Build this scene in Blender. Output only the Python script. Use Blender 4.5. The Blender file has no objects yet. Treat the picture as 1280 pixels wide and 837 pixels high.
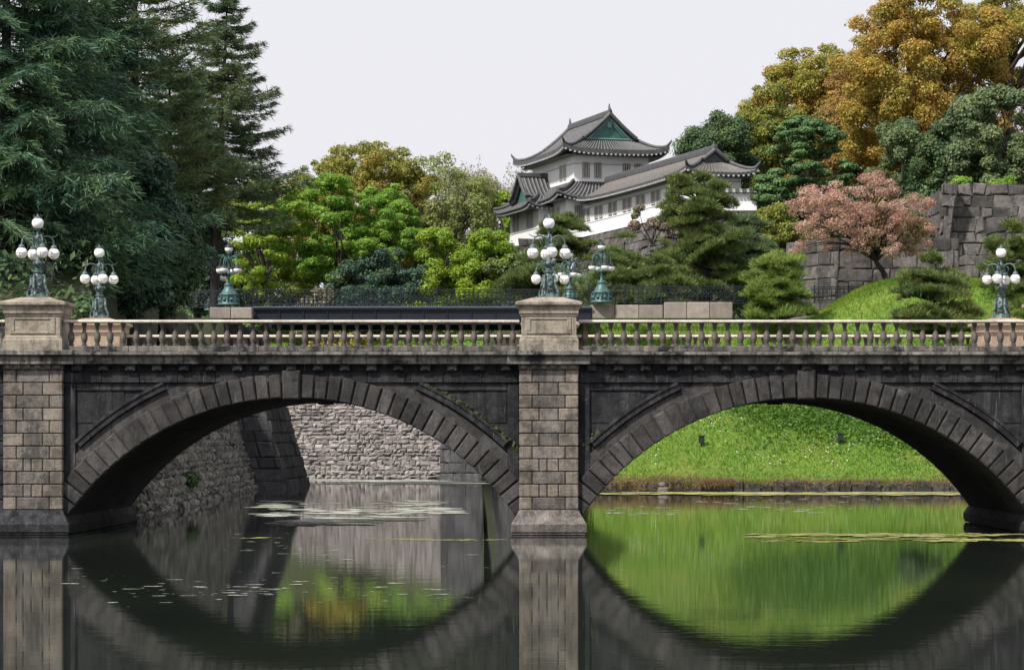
import bpy, math, random
import numpy as np
R = math.radians
pi = math.pi
scene = bpy.context.scene
col = scene.collection

# ------------------------------------------------------------------ camera
F, VX, VY, HC = 3315.0, 700.0, 549.0, 3.05      # focal length in photo pixels, vanishing point, eye height over the water
cd = bpy.data.cameras.new('camera'); cam = bpy.data.objects.new('camera', cd); col.objects.link(cam)
cam.location = (0, 0, HC); cam.rotation_euler = (R(90), 0, 0)
cd.sensor_width = 36; cd.lens = F / 1280 * 36
cd.shift_x = -(VX - 640) / 1280; cd.shift_y = (VY - 418.5) / 1280
cd.clip_end = 4000; cd.clip_start = .5
scene.camera = cam

# ------------------------------------------------------------------ sky and sun
SUN_EL, SUN_AZ = 50.0, -136.0                    # azimuth clockwise from the view direction: left and behind the camera
sdir = (math.sin(R(SUN_AZ)) * math.cos(R(SUN_EL)), math.cos(R(SUN_AZ)) * math.cos(R(SUN_EL)), math.sin(R(SUN_EL)))
w = bpy.data.worlds.new('World'); scene.world = w; w.use_nodes = True
nt = w.node_tree; nt.nodes.clear()
sky = nt.nodes.new('ShaderNodeTexSky'); sky.sky_type = 'NISHITA'; sky.sun_disc = False
sky.sun_elevation = R(SUN_EL); sky.sun_rotation = R(SUN_AZ); sky.dust_density = 4; sky.air_density = 1
mx = nt.nodes.new('ShaderNodeMix'); mx.data_type = 'RGBA'; mx.inputs[0].default_value = .88
nt.links.new(sky.outputs[0], mx.inputs[6]); mx.inputs[7].default_value = (6.7, 6.6, 6.95, 1)   # bright hazy cloud veil
bg = nt.nodes.new('ShaderNodeBackground'); bg.inputs[1].default_value = .1
nt.links.new(mx.outputs[2], bg.inputs[0])
wo = nt.nodes.new('ShaderNodeOutputWorld'); nt.links.new(bg.outputs[0], wo.inputs[0])
ld = bpy.data.lights.new('sun', 'SUN'); ld.energy = 4.2; ld.angle = R(3); ld.color = (1, .95, .87)
sun = bpy.data.objects.new('sun', ld); col.objects.link(sun)
from mathutils import Vector, Matrix
sun.rotation_euler = Vector(sdir).to_track_quat('Z', 'Y').to_euler()
vs = scene.view_settings
vs.view_transform = 'Standard'; vs.look = 'None'; vs.exposure = 0.45; vs.gamma = 1; vs.use_curve_mapping = False
scene.cycles.max_bounces = 6; scene.cycles.diffuse_bounces = 3; scene.cycles.glossy_bounces = 3
scene.cycles.transmission_bounces = 3; scene.cycles.sample_clamp_indirect = 4

# ------------------------------------------------------------------ helpers
def P(px, py, Y): return Vector(((px - VX) / F * Y, Y, HC + (VY - py) / F * Y))
def PXm(px, Y): return (px - VX) / F * Y
def PZ(py, Y): return HC + (VY - py) / F * Y

def tag(o, label=None, cat=None, group=None, kind=None):
    if label: o['label'] = label
    if cat: o['category'] = cat
    if group: o['group'] = group
    if kind: o['kind'] = kind
    return o
def empty(name, loc, rz=0, sc=1):
    o = bpy.data.objects.new(name, None); col.objects.link(o)
    o.location = loc; o.rotation_euler = (0, 0, rz); o.scale = (sc, sc, sc)
    o.empty_display_size = .3
    return o
def link(me, name, parent=None):
    o = bpy.data.objects.new(name, me); col.objects.link(o)
    if parent: o.parent = parent
    return o
def kids(o): return [c for c in bpy.data.objects if c.parent == o]
def copy_tree(o, parent=None):
    c = o.copy(); col.objects.link(c); c.parent = parent
    for ch in kids(o): copy_tree(ch, c)
    return c

class MB:
    def __init__(s): s.v = []; s.f = []; s.m = []; s.sm = []
    def add(s, vs_, fs, mi=0, smooth=False):
        b = len(s.v); s.v.extend([tuple(p) for p in vs_])
        for f in fs: s.f.append([i + b for i in f]); s.m.append(mi); s.sm.append(smooth)
    def box(s, x0, x1, y0, y1, z0, z1, mi=0, c=0):
        if c <= 0:
            vs_ = [(x, y, z) for x in (x0, x1) for y in (y0, y1) for z in (z0, z1)]
            fs = [(0, 1, 3, 2), (4, 6, 7, 5), (0, 4, 5, 1), (2, 3, 7, 6), (0, 2, 6, 4), (1, 5, 7, 3)]
            s.add(vs_, fs, mi); return
        cx, cy, cz = (x0 + x1) / 2, (y0 + y1) / 2, (z0 + z1) / 2
        h = (abs(x1 - x0) / 2, abs(y1 - y0) / 2, abs(z1 - z0) / 2); c = min(c, min(h) * .8)
        vs_ = []; ix = {}
        for sx in (-1, 1):
            for sy in (-1, 1):
                for sz in (-1, 1):
                    for ax in range(3):
                        d = [h[k] - (0 if k == ax else c) for k in range(3)]
                        ix[(sx, sy, sz, ax)] = len(vs_)
                        vs_.append((cx + sx * d[0], cy + sy * d[1], cz + sz * d[2]))
        fs = []
        S = (-1, 1)
        for ax in range(3):
            o1, o2 = (ax + 1) % 3, (ax + 2) % 3
            for sg in S:
                def key(a, b):
                    k = [0, 0, 0]; k[ax] = sg; k[o1] = a; k[o2] = b; return tuple(k)
                q = [ix[key(a, b) + (ax,)] for a, b in ((-1, -1), (1, -1), (1, 1), (-1, 1))]
                fs.append(q if sg > 0 else q[::-1])
            for a in S:
                for b in S:
                    def k2(t):
                        k = [0, 0, 0]; k[ax] = t; k[o1] = a; k[o2] = b; return tuple(k)
                    q = [ix[k2(-1) + (o1,)], ix[k2(1) + (o1,)], ix[k2(1) + (o2,)], ix[k2(-1) + (o2,)]]
                    fs.append(q if a * b < 0 else q[::-1])
        for sx in S:
            for sy in S:
                for sz in S:
                    q = [ix[(sx, sy, sz, k)] for k in range(3)]
                    fs.append(q if sx * sy * sz > 0 else q[::-1])
        s.add(vs_, fs, mi)
    def loft(s, rings, mi=0, smooth=False, closed=True, caps=True):
        n = len(rings[0]); vs_ = [p for r in rings for p in r]; fs = []
        for i in range(len(rings) - 1):
            for j in range(n if closed else n - 1):
                k = (j + 1) % n
                fs.append((i * n + j, i * n + k, (i + 1) * n + k, (i + 1) * n + j))
        s.add(vs_, fs, mi, smooth)
        if caps and closed:
            s.add(rings[0], [tuple(range(n))[::-1]], mi); s.add(rings[-1], [tuple(range(n))], mi)
    def lathe(s, prof, c=(0, 0, 0), n=12, mi=0, smooth=True, rot=0):
        s.loft([[(c[0] + r * math.cos(2 * pi * j / n + rot), c[1] + r * math.sin(2 * pi * j / n + rot), c[2] + z) for j in range(n)] for r, z in prof], mi, smooth)
    def tube(s, pts, rad, n=6, mi=0, smooth=True):
        pts = [Vector(p) for p in pts]
        if not hasattr(rad, '__len__'): rad = [rad] * len(pts)
        rings = []
        for i, p in enumerate(pts):
            t = (pts[min(i + 1, len(pts) - 1)] - pts[max(i - 1, 0)])
            t = t.normalized() if t.length > 1e-9 else Vector((0, 0, 1))
            a = t.cross(Vector((0, 0, 1)) if abs(t.z) < .9 else Vector((1, 0, 0))).normalized(); b = t.cross(a)
            rings.append([tuple(p + (a * math.cos(2 * pi * j / n) + b * math.sin(2 * pi * j / n)) * rad[i]) for j in range(n)])
        s.loft(rings, mi, smooth)
    def sphere(s, c, r, n=14, m=9, mi=0, sz=1.0):
        s.lathe([(max(r * math.sin(pi * i / m), r * .02), -r * sz * math.cos(pi * i / m)) for i in range(m + 1)], c, n, mi)
    def grid(s, fn, nu, nv, mi=0, smooth=True, flip=False):
        vs_ = [fn(i / nu, j / nv) for i in range(nu + 1) for j in range(nv + 1)]
        fs = []
        for i in range(nu):
            for j in range(nv):
                a = i * (nv + 1) + j
                q = (a, a + nv + 1, a + nv + 2, a + 1)
                fs.append(q[::-1] if flip else q)
        s.add(vs_, fs, mi, smooth)
    def extrude_x(s, prof, x0, x1, mi=0):            # closed (y, z) outline swept along x
        n = len(prof)
        s.add([(x0, y, z) for y, z in prof] + [(x1, y, z) for y, z in prof],
              [(j, (j + 1) % n, n + (j + 1) % n, n + j) for j in range(n)] + [tuple(range(n))[::-1], tuple(range(n, 2 * n))], mi)
    def build(s, name, mats, parent=None, loc=None):
        me = bpy.data.meshes.new(name); me.from_pydata(s.v, [], s.f)
        for m in (mats if isinstance(mats, (list, tuple)) else [mats]): me.materials.append(m)
        me.polygons.foreach_set('material_index', s.m); me.polygons.foreach_set('use_smooth', s.sm); me.update()
        o = link(me, name, parent)
        if loc is not None: o.location = loc
        return o

def np_mesh(name, V, nper, mat, parent=None):
    V = np.ascontiguousarray(V.reshape(-1, 3), dtype=np.float32); nv = len(V); nf = nv // nper
    me = bpy.data.meshes.new(name)
    me.vertices.add(nv); me.vertices.foreach_set('co', V.ravel())
    me.loops.add(nv); me.loops.foreach_set('vertex_index', np.arange(nv, dtype=np.int32))
    me.polygons.add(nf); me.polygons.foreach_set('loop_start', np.arange(0, nv, nper, dtype=np.int32))
    try: me.polygons.foreach_set('loop_total', np.full(nf, nper, dtype=np.int32))
    except Exception: pass
    me.materials.append(mat); me.update(calc_edges=True)
    return link(me, name, parent)

# ------------------------------------------------------------------ materials
class NT:
    def __init__(s, name):
        s.m = bpy.data.materials.new(name); s.m.use_nodes = True; s.t = s.m.node_tree
        s.b = s.t.nodes['Principled BSDF']; s.out = s.t.nodes['Material Output']
        s.co = s.t.nodes.new('ShaderNodeTexCoord')
    def n(s, ty, **kw):
        nd = s.t.nodes.new(ty)
        for k, v in kw.items(): setattr(nd, k, v)
        return nd
    def l(s, a, b): s.t.links.new(a, b)
    def vec(s, scale=(1, 1, 1), src='Object', loc=(0, 0, 0), rot=(0, 0, 0)):
        mp = s.n('ShaderNodeMapping'); mp.inputs['Scale'].default_value = scale; mp.inputs['Location'].default_value = loc
        mp.inputs['Rotation'].default_value = rot
        s.l(s.co.outputs[src], mp.inputs[0]); return mp.outputs[0]
    def noise(s, scale, detail=4, rough=.55, v=None, dist=0):
        nd = s.n('ShaderNodeTexNoise'); nd.inputs['Scale'].default_value = scale; nd.inputs['Detail'].default_value = detail
        nd.inputs['Roughness'].default_value = rough; nd.inputs['Distortion'].default_value = dist
        s.l(v if v is not None else s.co.outputs['Object'], nd.inputs['Vector']); return nd.outputs['Fac']
    def ramp(s, f, stops):
        r = s.n('ShaderNodeValToRGB'); e = r.color_ramp.elements
        while len(e) < len(stops): e.new(.5)
        for i, (p, c) in enumerate(stops):
            e[i].position = p; e[i].color = (c, c, c, 1) if not hasattr(c, '__len__') else (*c, 1)
        s.l(f, r.inputs[0]); return r.outputs[0]
    def mix(s, f, a, b, mode='MIX'):
        m = s.n('ShaderNodeMix', data_type='RGBA', blend_type=mode)
        for i, x in ((0, f), (6, a), (7, b)):
            if hasattr(x, 'links') or hasattr(x, 'is_linked'): s.l(x, m.inputs[i])
            elif i == 0: m.inputs[0].default_value = x
            else: m.inputs[i].default_value = (*x, 1)
        return m.outputs[2]
    def math(s, op, a, b):
        m = s.n('ShaderNodeMath', operation=op)
        for i, x in enumerate((a, b)):
            if hasattr(x, 'is_linked'): s.l(x, m.inputs[i])
            else: m.inputs[i].default_value = x
        return m.outputs[0]
    def island(s): return s.n('ShaderNodeNewGeometry').outputs['Random Per Island']
    def bump(s, h, strength, dist=.02, nrm=None):
        b = s.n('ShaderNodeBump'); b.inputs['Strength'].default_value = strength; b.inputs['Distance'].default_value = dist
        s.l(h, b.inputs['Height'])
        if nrm is not None: s.l(nrm, b.inputs['Normal'])
        s.l(b.outputs[0], s.b.inputs['Normal']); return b.outputs[0]
    def base(s, c): s.l(c, s.b.inputs['Base Color'])
    def set(s, **kw):
        for k, v in kw.items(): s.b.inputs[k.replace('_', ' ')].default_value = v

def stone(name, a, b, stain=(.02, .02, .022), amount=.5, streak=.5, isl=.35, bump=.6, fine=9, pale=None, moss=0):
    t = NT(name)
    c = t.mix(t.ramp(t.noise(2.1, 7, .7), [(.38, 0), (.62, 1)]), a, b)
    c = t.mix(.75, c, t.ramp(t.noise(26, 7, .75), [(.32, .25), (.66, 1.15)]), 'MULTIPLY')
    if isl:
        rv = t.math('ADD', t.math('MULTIPLY', t.island(), isl * 2), 1 - isl)
        mm = t.n('ShaderNodeCombineColor')
        for i in range(3): t.l(rv, mm.inputs[i])
        c = t.mix(1, c, mm.outputs[0], 'MULTIPLY')
    st = t.ramp(t.noise(1, 7, .72, t.vec((4.5, 4.5, .45))), [(.64 - .26 * streak, 0), (.7, 1)])
    c = t.mix(t.math('MULTIPLY', st, min(1, amount * 1.15)), c, stain)
    bl = t.ramp(t.noise(1.1, 8, .75, t.vec((1, 1, 1), loc=(7, 3, 1))), [(.49, 0), (.6, 1)])
    c = t.mix(t.math('MULTIPLY', bl, min(1, amount * 1.15)), c, stain)
    if pale:
        pl = t.ramp(t.noise(1, 7, .75, t.vec((7, 7, .6), loc=(3, 9, 4))), [(.6, 0), (.7, 1)])
        c = t.mix(t.math('MULTIPLY', pl, .6), c, pale)
        pl = t.ramp(t.noise(5, 6, .8, t.vec((1, 1, 1), loc=(5, 2, 4))), [(.62, 0), (.72, 1)])
        c = t.mix(t.math('MULTIPLY', pl, .5), c, pale)
    if moss:
        ms = t.ramp(t.noise(1.7, 7, .75, t.vec((1, 1, 1), loc=(1, 13, 4))), [(.55, 0), (.68, 1)])
        c = t.mix(t.math('MULTIPLY', ms, moss), c, (.05, .075, .02))
    t.base(c); t.set(Roughness=.85); t.b.inputs['Specular IOR Level'].default_value = .3
    h = t.math('ADD', t.noise(fine, 8, .75), t.math('MULTIPLY', t.noise(fine * 4, 4, .65), .45))
    t.bump(h, bump, .1)
    return t.m

def plain(name, c, rough=.6, metal=0, var=.25, scale=3, bump=0, c2=None):
    t = NT(name)
    c2 = c2 or tuple(x * (1 - var) for x in c)
    t.base(t.mix(t.ramp(t.noise(scale, 6, .65), [(.35, 0), (.65, 1)]), c, c2)); t.set(Roughness=rough, Metallic=metal)
    if bump: t.bump(t.noise(scale * 6, 5), bump, .02)
    return t.m

def leafmat(name, a, b, c=None, trans=.35, var=.5, scale=.35, rough=.55):
    """leaf colours: slow drift from hue a to b across the crown, every leaf a little different"""
    t = NT(name)
    f = t.ramp(t.noise(scale, 3, .6), [(.36, 0), (.64, 1)])
    k = t.mix(f, a, b)
    if c: k = t.mix(t.ramp(t.noise(scale * 1.7, 3, .6, t.vec((1, 1, 1), loc=(11, 5, 2))), [(.5, 0), (.68, 1)]), k, c)
    rv = t.math('ADD', t.math('MULTIPLY', t.island(), var * 2), 1 - var)
    mm = t.n('ShaderNodeCombineColor')
    for i in range(3): t.l(rv, mm.inputs[i])
    k = t.mix(1, k, mm.outputs[0], 'MULTIPLY')
    t.base(k); t.set(Roughness=rough)
    t.b.inputs['Specular IOR Level'].default_value = .3
    tr = t.n('ShaderNodeBsdfTranslucent'); t.l(k, tr.inputs[0])
    ms = t.n('ShaderNodeMixShader'); ms.inputs[0].default_value = trans
    t.l(t.b.outputs[0], ms.inputs[1]); t.l(tr.outputs[0], ms.inputs[2]); t.l(ms.outputs[0], t.out.inputs[0])
    return t.m

M = {}
M['dark'] = stone('dark_stone', (.088, .087, .094), (.04, .041, .047), (.011, .011, .015), .8, .75, .35, .9, pale=(.28, .28, .29))
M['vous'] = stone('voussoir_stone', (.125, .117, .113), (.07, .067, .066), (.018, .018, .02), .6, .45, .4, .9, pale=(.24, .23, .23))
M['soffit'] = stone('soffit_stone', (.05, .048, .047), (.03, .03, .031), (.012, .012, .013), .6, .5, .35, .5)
M['tan'] = stone('tan_stone', (.44, .385, .31), (.34, .3, .24), (.085, .074, .06), .65, .5, .15, .4)
M['tanblock'] = stone('tan_block', (.41, .355, .295), (.3, .262, .222), (.075, .068, .06), .65, .55, .2, .9, pale=(.55, .52, .48))
M['greyblock'] = stone('grey_block', (.345, .31, .28), (.225, .205, .188), (.055, .052, .048), .65, .6, .22, .9, pale=(.56, .54, .52))
M['coping'] = stone('coping_stone', (.66, .6, .5), (.52, .47, .4), (.12, .11, .1), .3, .1, .1, .3)
M['cornice'] = stone('cornice_stone', (.33, .31, .275), (.2, .19, .17), (.02, .02, .021), .95, .85, .25, .5)
M['baluster'] = stone('baluster_stone', (.21, .182, .155), (.115, .102, .092), (.03, .028, .026), .6, .45, .55, .5)
M['pinkstone'] = stone('pink_stone', (.48, .37, .28), (.41, .3, .22), (.18, .14, .11), .4, .3, .2, .3)
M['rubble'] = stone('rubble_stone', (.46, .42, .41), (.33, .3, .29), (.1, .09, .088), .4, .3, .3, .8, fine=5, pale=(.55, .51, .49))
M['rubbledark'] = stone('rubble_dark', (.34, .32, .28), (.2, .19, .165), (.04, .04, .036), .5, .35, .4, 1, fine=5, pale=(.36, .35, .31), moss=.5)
M['blockdark'] = stone('block_dark', (.125, .123, .13), (.075, .075, .082), (.03, .03, .034), .5, .3, .4, .7, pale=(.22, .22, .22), moss=.2)
M['wallgrey'] = stone('wall_grey', (.21, .188, .182), (.12, .11, .11), (.03, .029, .03), .6, .4, .45, .8, pale=(.28, .26, .25), moss=.2)
M['mortar'] = plain('dark_joint', (.035, .034, .033), .95)  # dark mortar backing that shows in the joints between stones
M['mortarpale'] = plain('rubble_joint', (.13, .12, .115), .95)
M['asphalt'] = plain('deck_gravel', (.22, .2, .18), .95)
M['bronze'] = plain('green_bronze', (.03, .055, .055), .5, .3, .5, 12, .4, c2=(.13, .18, .18))
M['verdigris'] = plain('verdigris', (.03, .085, .085), .5, .3, .5, 7, .3, c2=(.09, .17, .16))
M['globe'] = plain('opal_glass', (.9, .9, .88), .25, 0, .03)
M['globecap'] = plain('globe_cap', (.02, .03, .035), .5, .3)
M['iron'] = plain('painted_iron', (.014, .02, .032), .45, .2, .3)
M['ironedge'] = plain('painted_iron_edge', (.12, .15, .2), .5, .1)
M['plaster'] = plain('white_plaster', (.84, .84, .85), .8, 0, .06, .5)
M['plasterline'] = plain('plaster_groove', (.35, .35, .37), .8)
M['winbar'] = plain('window_bars', (.5, .49, .46), .7)
M['windark'] = plain('window_dark', (.10, .10, .105), .6)
M['rafter'] = plain('rafter_end', (.55, .55, .55), .8)
M['wood'] = plain('eave_timber', (.2, .2, .205), .8)
M['gable'] = plain('green_copper', (.06, .17, .15), .55, .2, .35, 2)
M['gabledim'] = plain('dull_copper', (.1, .15, .145), .6, .1, .3, 2)
M['gableb'] = plain('pale_copper', (.16, .3, .27), .55, .2, .3, 2)
M['bark'] = plain('bark', (.07, .055, .045), .95, 0, .5, 4, .8)
M['barkdark'] = plain('bark_dark', (.035, .03, .027), .95, 0, .5, 4, .8)
M['bargrey'] = plain('bark_grey', (.17, .15, .14), .95, 0, .4, 4, .5)

def tiles(name, a, b):
    t = NT(name)
    c = t.mix(t.ramp(t.noise(2.2, 6, .7), [(.35, 0), (.65, 1)]), a, b)
    t.base(c); t.set(Roughness=.6); t.bump(t.noise(14, 4), .3, .02); return t.m
M['tile'] = tiles('roof_tile', (.042, .043, .047), (.026, .027, .03))
M['tilerib'] = tiles('roof_tile_rib', (.25, .25, .25), (.14, .14, .142))
M['ridge'] = tiles('ridge_tile', (.085, .088, .095), (.045, .047, .052))
M['wingtile'] = tiles('brown_roof_tile', (.115, .104, .097), (.07, .066, .063))

M['wingrib'] = tiles('brown_roof_rib', (.2, .183, .168), (.12, .112, .104))
def groundmat(name, a, b, c=None, scale=.5):
    t = NT(name)
    k = t.mix(t.ramp(t.noise(scale, 6, .65), [(.35, 0), (.65, 1)]), a, b)
    if c: k = t.mix(t.ramp(t.noise(scale * .35, 5, .6, t.vec((1, 1, 1), loc=(4, 8, 0))), [(.48, 0), (.66, 1)]), k, c)
    k = t.mix(.4, k, t.ramp(t.noise(6, 5, .7), [(.3, .3), (.7, 1.0)]), 'MULTIPLY')
    t.base(k); t.set(Roughness=.95); t.bump(t.noise(5, 6, .7), .6, .1); return t.m
M['grassground'] = groundmat('grass_ground', (.13, .23, .025), (.09, .18, .02), (.16, .22, .03))
M['forest'] = groundmat('forest_floor', (.03, .042, .018), (.045, .05, .022))
M['plaza'] = groundmat('plaza_gravel', (.3, .28, .25), (.26, .24, .22))

def water():
    t = NT('moat_water')
    t.base(t.mix(t.ramp(t.noise(.05, 3), [(.4, 0), (.6, 1)]), (.012, .016, .014), (.018, .024, .016)))
    t.set(Roughness=.008, IOR=1.33); t.b.inputs['Specular IOR Level'].default_value = .5
    h = t.math('ADD', t.noise(1, 4, .6, t.vec((.5, 1.3, 1)), .3), t.math('MULTIPLY', t.noise(1, 3, .6, t.vec((2.5, 7, 1))), .22))
    t.bump(h, .015, .12); return t.m
M['water'] = water()
M['algae'] = groundmat('algae_film', (.34, .32, .1), (.25, .27, .06), (.4, .37, .19), 1.2)
M['pollen'] = groundmat('pollen_film', (.42, .43, .38), (.32, .34, .27), (.5, .5, .45), 1.5)

L = {}
L['cedar'] = leafmat('cedar_needles', (.06, .135, .08), (.115, .19, .085), (.055, .115, .08), .25, .45)
L['darkpine'] = leafmat('dark_pine_needles', (.095, .165, .085), (.14, .19, .085), (.2, .24, .07), .3, .5)
L['fir'] = leafmat('fir_needles', (.08, .125, .065), (.125, .165, .07), None, .25, .45)
L['blue'] = leafmat('bluish_evergreen', (.045, .095, .07), (.07, .13, .08), (.11, .17, .07), .25, .4)
L['dark'] = leafmat('dark_evergreen', (.055, .11, .05), (.09, .15, .055), (.12, .17, .06), .3, .4)
L['maple'] = leafmat('spring_maple', (.32, .43, .055), (.23, .37, .045), (.4, .45, .09), .5, .35)
L['green'] = leafmat('fresh_green', (.23, .39, .055), (.16, .32, .045), (.31, .43, .07), .5, .35)
L['lime'] = leafmat('yellow_green', (.32, .43, .05), (.23, .36, .04), (.16, .3, .04), .5, .35)
L['dome'] = leafmat('bronze_dome', (.36, .27, .06), (.23, .29, .06), (.29, .32, .075), .45, .4, .14)
L['sparse'] = leafmat('young_leaves', (.3, .34, .11), (.24, .31, .1), (.36, .35, .17), .5, .35)
L['grey'] = leafmat('grey_buds', (.36, .33, .25), (.3, .3, .2), None, .4, .3)
L['pine'] = leafmat('garden_pine', (.13, .185, .055), (.2, .24, .07), (.085, .135, .05), .3, .45)
L['palepine'] = leafmat('pale_pine', (.25, .33, .08), (.17, .26, .06), None, .35, .45)
L['olive'] = leafmat('olive_leaves', (.2, .24, .05), (.28, .28, .05), (.13, .19, .05), .4, .4)
L['amber'] = leafmat('amber_leaves', (.42, .33, .065), (.27, .3, .065), (.45, .28, .075), .48, .45, .2)
L['orange'] = leafmat('orange_leaves', (.5, .33, .07), (.33, .31, .065), (.46, .27, .08), .48, .45, .2)
L['rust'] = leafmat('rust_leaves', (.42, .23, .1), (.37, .27, .08), (.26, .26, .075), .48, .45)
L['layer'] = leafmat('layered_green', (.11, .2, .065), (.07, .15, .055), (.15, .24, .085), .3, .4)
L['broad'] = leafmat('broad_green', (.13, .19, .085), (.19, .24, .1), (.09, .15, .075), .35, .45)
L['cherry'] = leafmat('cherry_blossom', (.56, .35, .28), (.42, .25, .19), (.6, .44, .36), .45, .4, .5)
L['cherrygreen'] = leafmat('cherry_young_leaves', (.3, .2, .09), (.22, .2, .08), None, .4)
L['grass'] = leafmat('grass_blades', (.21, .32, .035), (.11, .22, .025), (.34, .35, .09), .45, .4, .3)
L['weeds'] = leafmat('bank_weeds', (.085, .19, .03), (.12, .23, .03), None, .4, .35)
L['dry'] = leafmat('dry_reeds', (.3, .21, .12), (.22, .15, .09), (.16, .17, .05), .3)
L['flower'] = leafmat('white_petals', (.75, .75, .66), (.65, .68, .5), None, .3, var=.1)
L['moss'] = leafmat('moss_tufts', (.09, .12, .025), (.06, .09, .02), None, .3)
L['pinkbrush'] = leafmat('dry_pink_brush', (.3, .22, .18), (.24, .2, .15), (.17, .18, .08), .3)

# ------------------------------------------------------------------ foliage generators (all sizes in metres)
def nrm(v): return v / np.maximum(np.linalg.norm(v, axis=1, keepdims=True), 1e-9)
def leaves(rng, C, Nn, ln, wd, jitter=.55):
    """one diamond-shaped leaf at each C, facing Nn"""
    n = len(C); rv = rng.normal(size=(n, 3)); A = nrm(np.cross(Nn, rv)); B = np.cross(nrm(Nn), A)
    s = (1 - jitter + 2 * jitter * rng.random((n, 1)))
    A = A * ln * .5 * s; B = B * wd * .5 * s
    return np.stack([C + A, C + B - .1 * A, C - A, C - B - .1 * A], 1)
def blades(rng, C, D, ln, wd):
    """one narrow needle at each C, growing along D"""
    n = len(C); D = nrm(D); S = nrm(np.cross(D, rng.normal(size=(n, 3))))
    l_ = ln * (.6 + .8 * rng.random((n, 1)))
    return np.stack([C - S * wd * .5, C + S * wd * .5, C + D * l_ + S * wd * .12, C + D * l_ - S * wd * .12], 1)

def clump_centres(rng, n, R3, low=-.55, inner=.35):
    out = []
    while len(out) < n:
        p = rng.normal(size=3); p /= np.linalg.norm(p)
        if p[2] < low: continue
        r = inner + (1 - inner) * rng.random() ** .5
        out.append(p * r)
    return np.array(out) * np.array(R3)

def broad_crown(seed, R3, nclump, rc, nleaf, ln, low=-.55, flat=.75, inner=.4, ragged=.25):
    """lobes spread through the crown, clumps sitting on the upper side of each lobe, leaves in the shell of each clump"""
    rng = np.random.default_rng(seed); R3 = np.array(R3, float)
    nl = max(7, nclump // 5); Lr = .34 * R3.mean() * (.7 + .6 * rng.random(nl))
    gi = np.arange(nl * 3); gzv = 1 - 2 * (gi + .5) / (nl * 3); ga = gi * 2.39996 + rng.random() * 6.28
    gd = np.stack([np.sqrt(1 - gzv ** 2) * np.cos(ga), np.sqrt(1 - gzv ** 2) * np.sin(ga), gzv], 1) + rng.normal(size=(nl * 3, 3)) * .16
    gd = nrm(gd)[gzv >= low]; gd = gd[rng.permutation(len(gd))[:nl]]; nl = len(gd); Lr = Lr[:nl]
    lc = gd * np.where(rng.random((nl, 1)) < .78, .86 + .14 * rng.random((nl, 1)), .35 + .5 * rng.random((nl, 1))) * R3 * .8
    ph = rng.random(4) * 6.28; a = np.arctan2(lc[:, 1], lc[:, 0])
    lc *= (1 + ragged * (.5 * np.sin(2 * a + ph[0]) + .5 * np.sin(3 * a + ph[1] + lc[:, 2] / R3[2] * 2.2)))[:, None]
    li = rng.choice(nl, nclump, p=Lr ** 2 / (Lr ** 2).sum())
    d = rng.normal(size=(nclump, 3)) + .55 * lc[li] / R3 + np.array([0, 0, .3]); d = nrm(d)
    cc = lc[li] + d * (Lr[li] * (.55 + .45 * rng.random(nclump)))[:, None] * np.array([1, 1, .8])
    k = np.linalg.norm(cc / R3, axis=1); cc /= np.maximum(k / (.92 + .16 * rng.random(nclump)), 1)[:, None]
    rc = rc * .88
    rr = rc * (.5 + .8 * rng.random(nclump)); wgt = rr ** 2 / (rr ** 2).sum()
    idx = rng.choice(nclump, nleaf, p=wgt)
    d = rng.normal(size=(nleaf, 3)); d[:, 2] += .45; d = nrm(d)
    rad = (.4 + .68 * rng.random((nleaf, 1)) ** .5) * (1 + .45 * (rng.random((nleaf, 1)) < .16) * rng.random((nleaf, 1)))
    C = cc[idx] + d * rad * rr[idx][:, None] * np.array([1, 1, flat])
    N_ = nrm(d * .9 + np.array([0, 0, .4]) + rng.normal(size=(nleaf, 3)) * .42)
    return leaves(rng, C, N_, ln, ln * .62), cc, rr

def limb_mesh(mb, rng, p0, p1, r0, r1, sag=.12, seg=5, n=5):
    p0, p1 = Vector(p0), Vector(p1); d = (p1 - p0).length
    pts = []
    for i in range(seg + 1):
        t = i / seg; q = p0.lerp(p1, t)
        k = math.sin(pi * t) * d
        q += Vector(((rng.random() - .5) * .12 * k, (rng.random() - .5) * .12 * k, sag * k))
        pts.append(q)
    mb.tube(pts, [r0 + (r1 - r0) * i / seg for i in range(seg + 1)], n)
    return pts

def tree(name, label, loc, R3, zc, mat, seed, kind='broad', nclump=40, rc=None, nleaf=22000, ln=.3, bark='bark', tr=.28, low=-.55, limbs=10, lean=(0, 0), group=None, flat=.75, inner=.4, cat='tree', ragged=.25, rz=0):
    """a tree whose crown centre sits zc above its base"""
    root = empty(name, loc, rz); tag(root, label, cat, group)
    rng = np.random.default_rng(seed + 1000)
    rc = rc or min(R3) * .36
    V, cc, rr = broad_crown(seed, R3, int(nclump * 1.25), rc * .95, int(nleaf * 1.5), ln * .82, low, flat, inner, ragged)
    off = np.array([lean[0], lean[1], zc]); V = V + off; cc = cc + off
    tk = MB()
    fork = Vector((lean[0] * .45, lean[1] * .45, max(zc - R3[2] * .75, zc * .35)))
    limb_mesh(tk, rng, (0, 0, -.6), fork, tr * 1.15, tr * .8, .02, 6, 8)
    top = Vector((lean[0], lean[1], zc + R3[2] * .35))
    main = limb_mesh(tk, rng, fork, top, tr * .78, tr * .2, .0, 6, 6)
    for i in rng.choice(len(cc), min(limbs, len(cc)), replace=False):
        s0 = main[rng.integers(0, 4)] if cc[i][2] > zc else main[rng.integers(0, 2)]
        limb_mesh(tk, rng, s0, cc[i], tr * .42, tr * .07, .1, 5, 5)
    tk.build('trunk', M[bark], root)
    np_mesh('crown', V, 4, L[mat], root)
    return root

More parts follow.
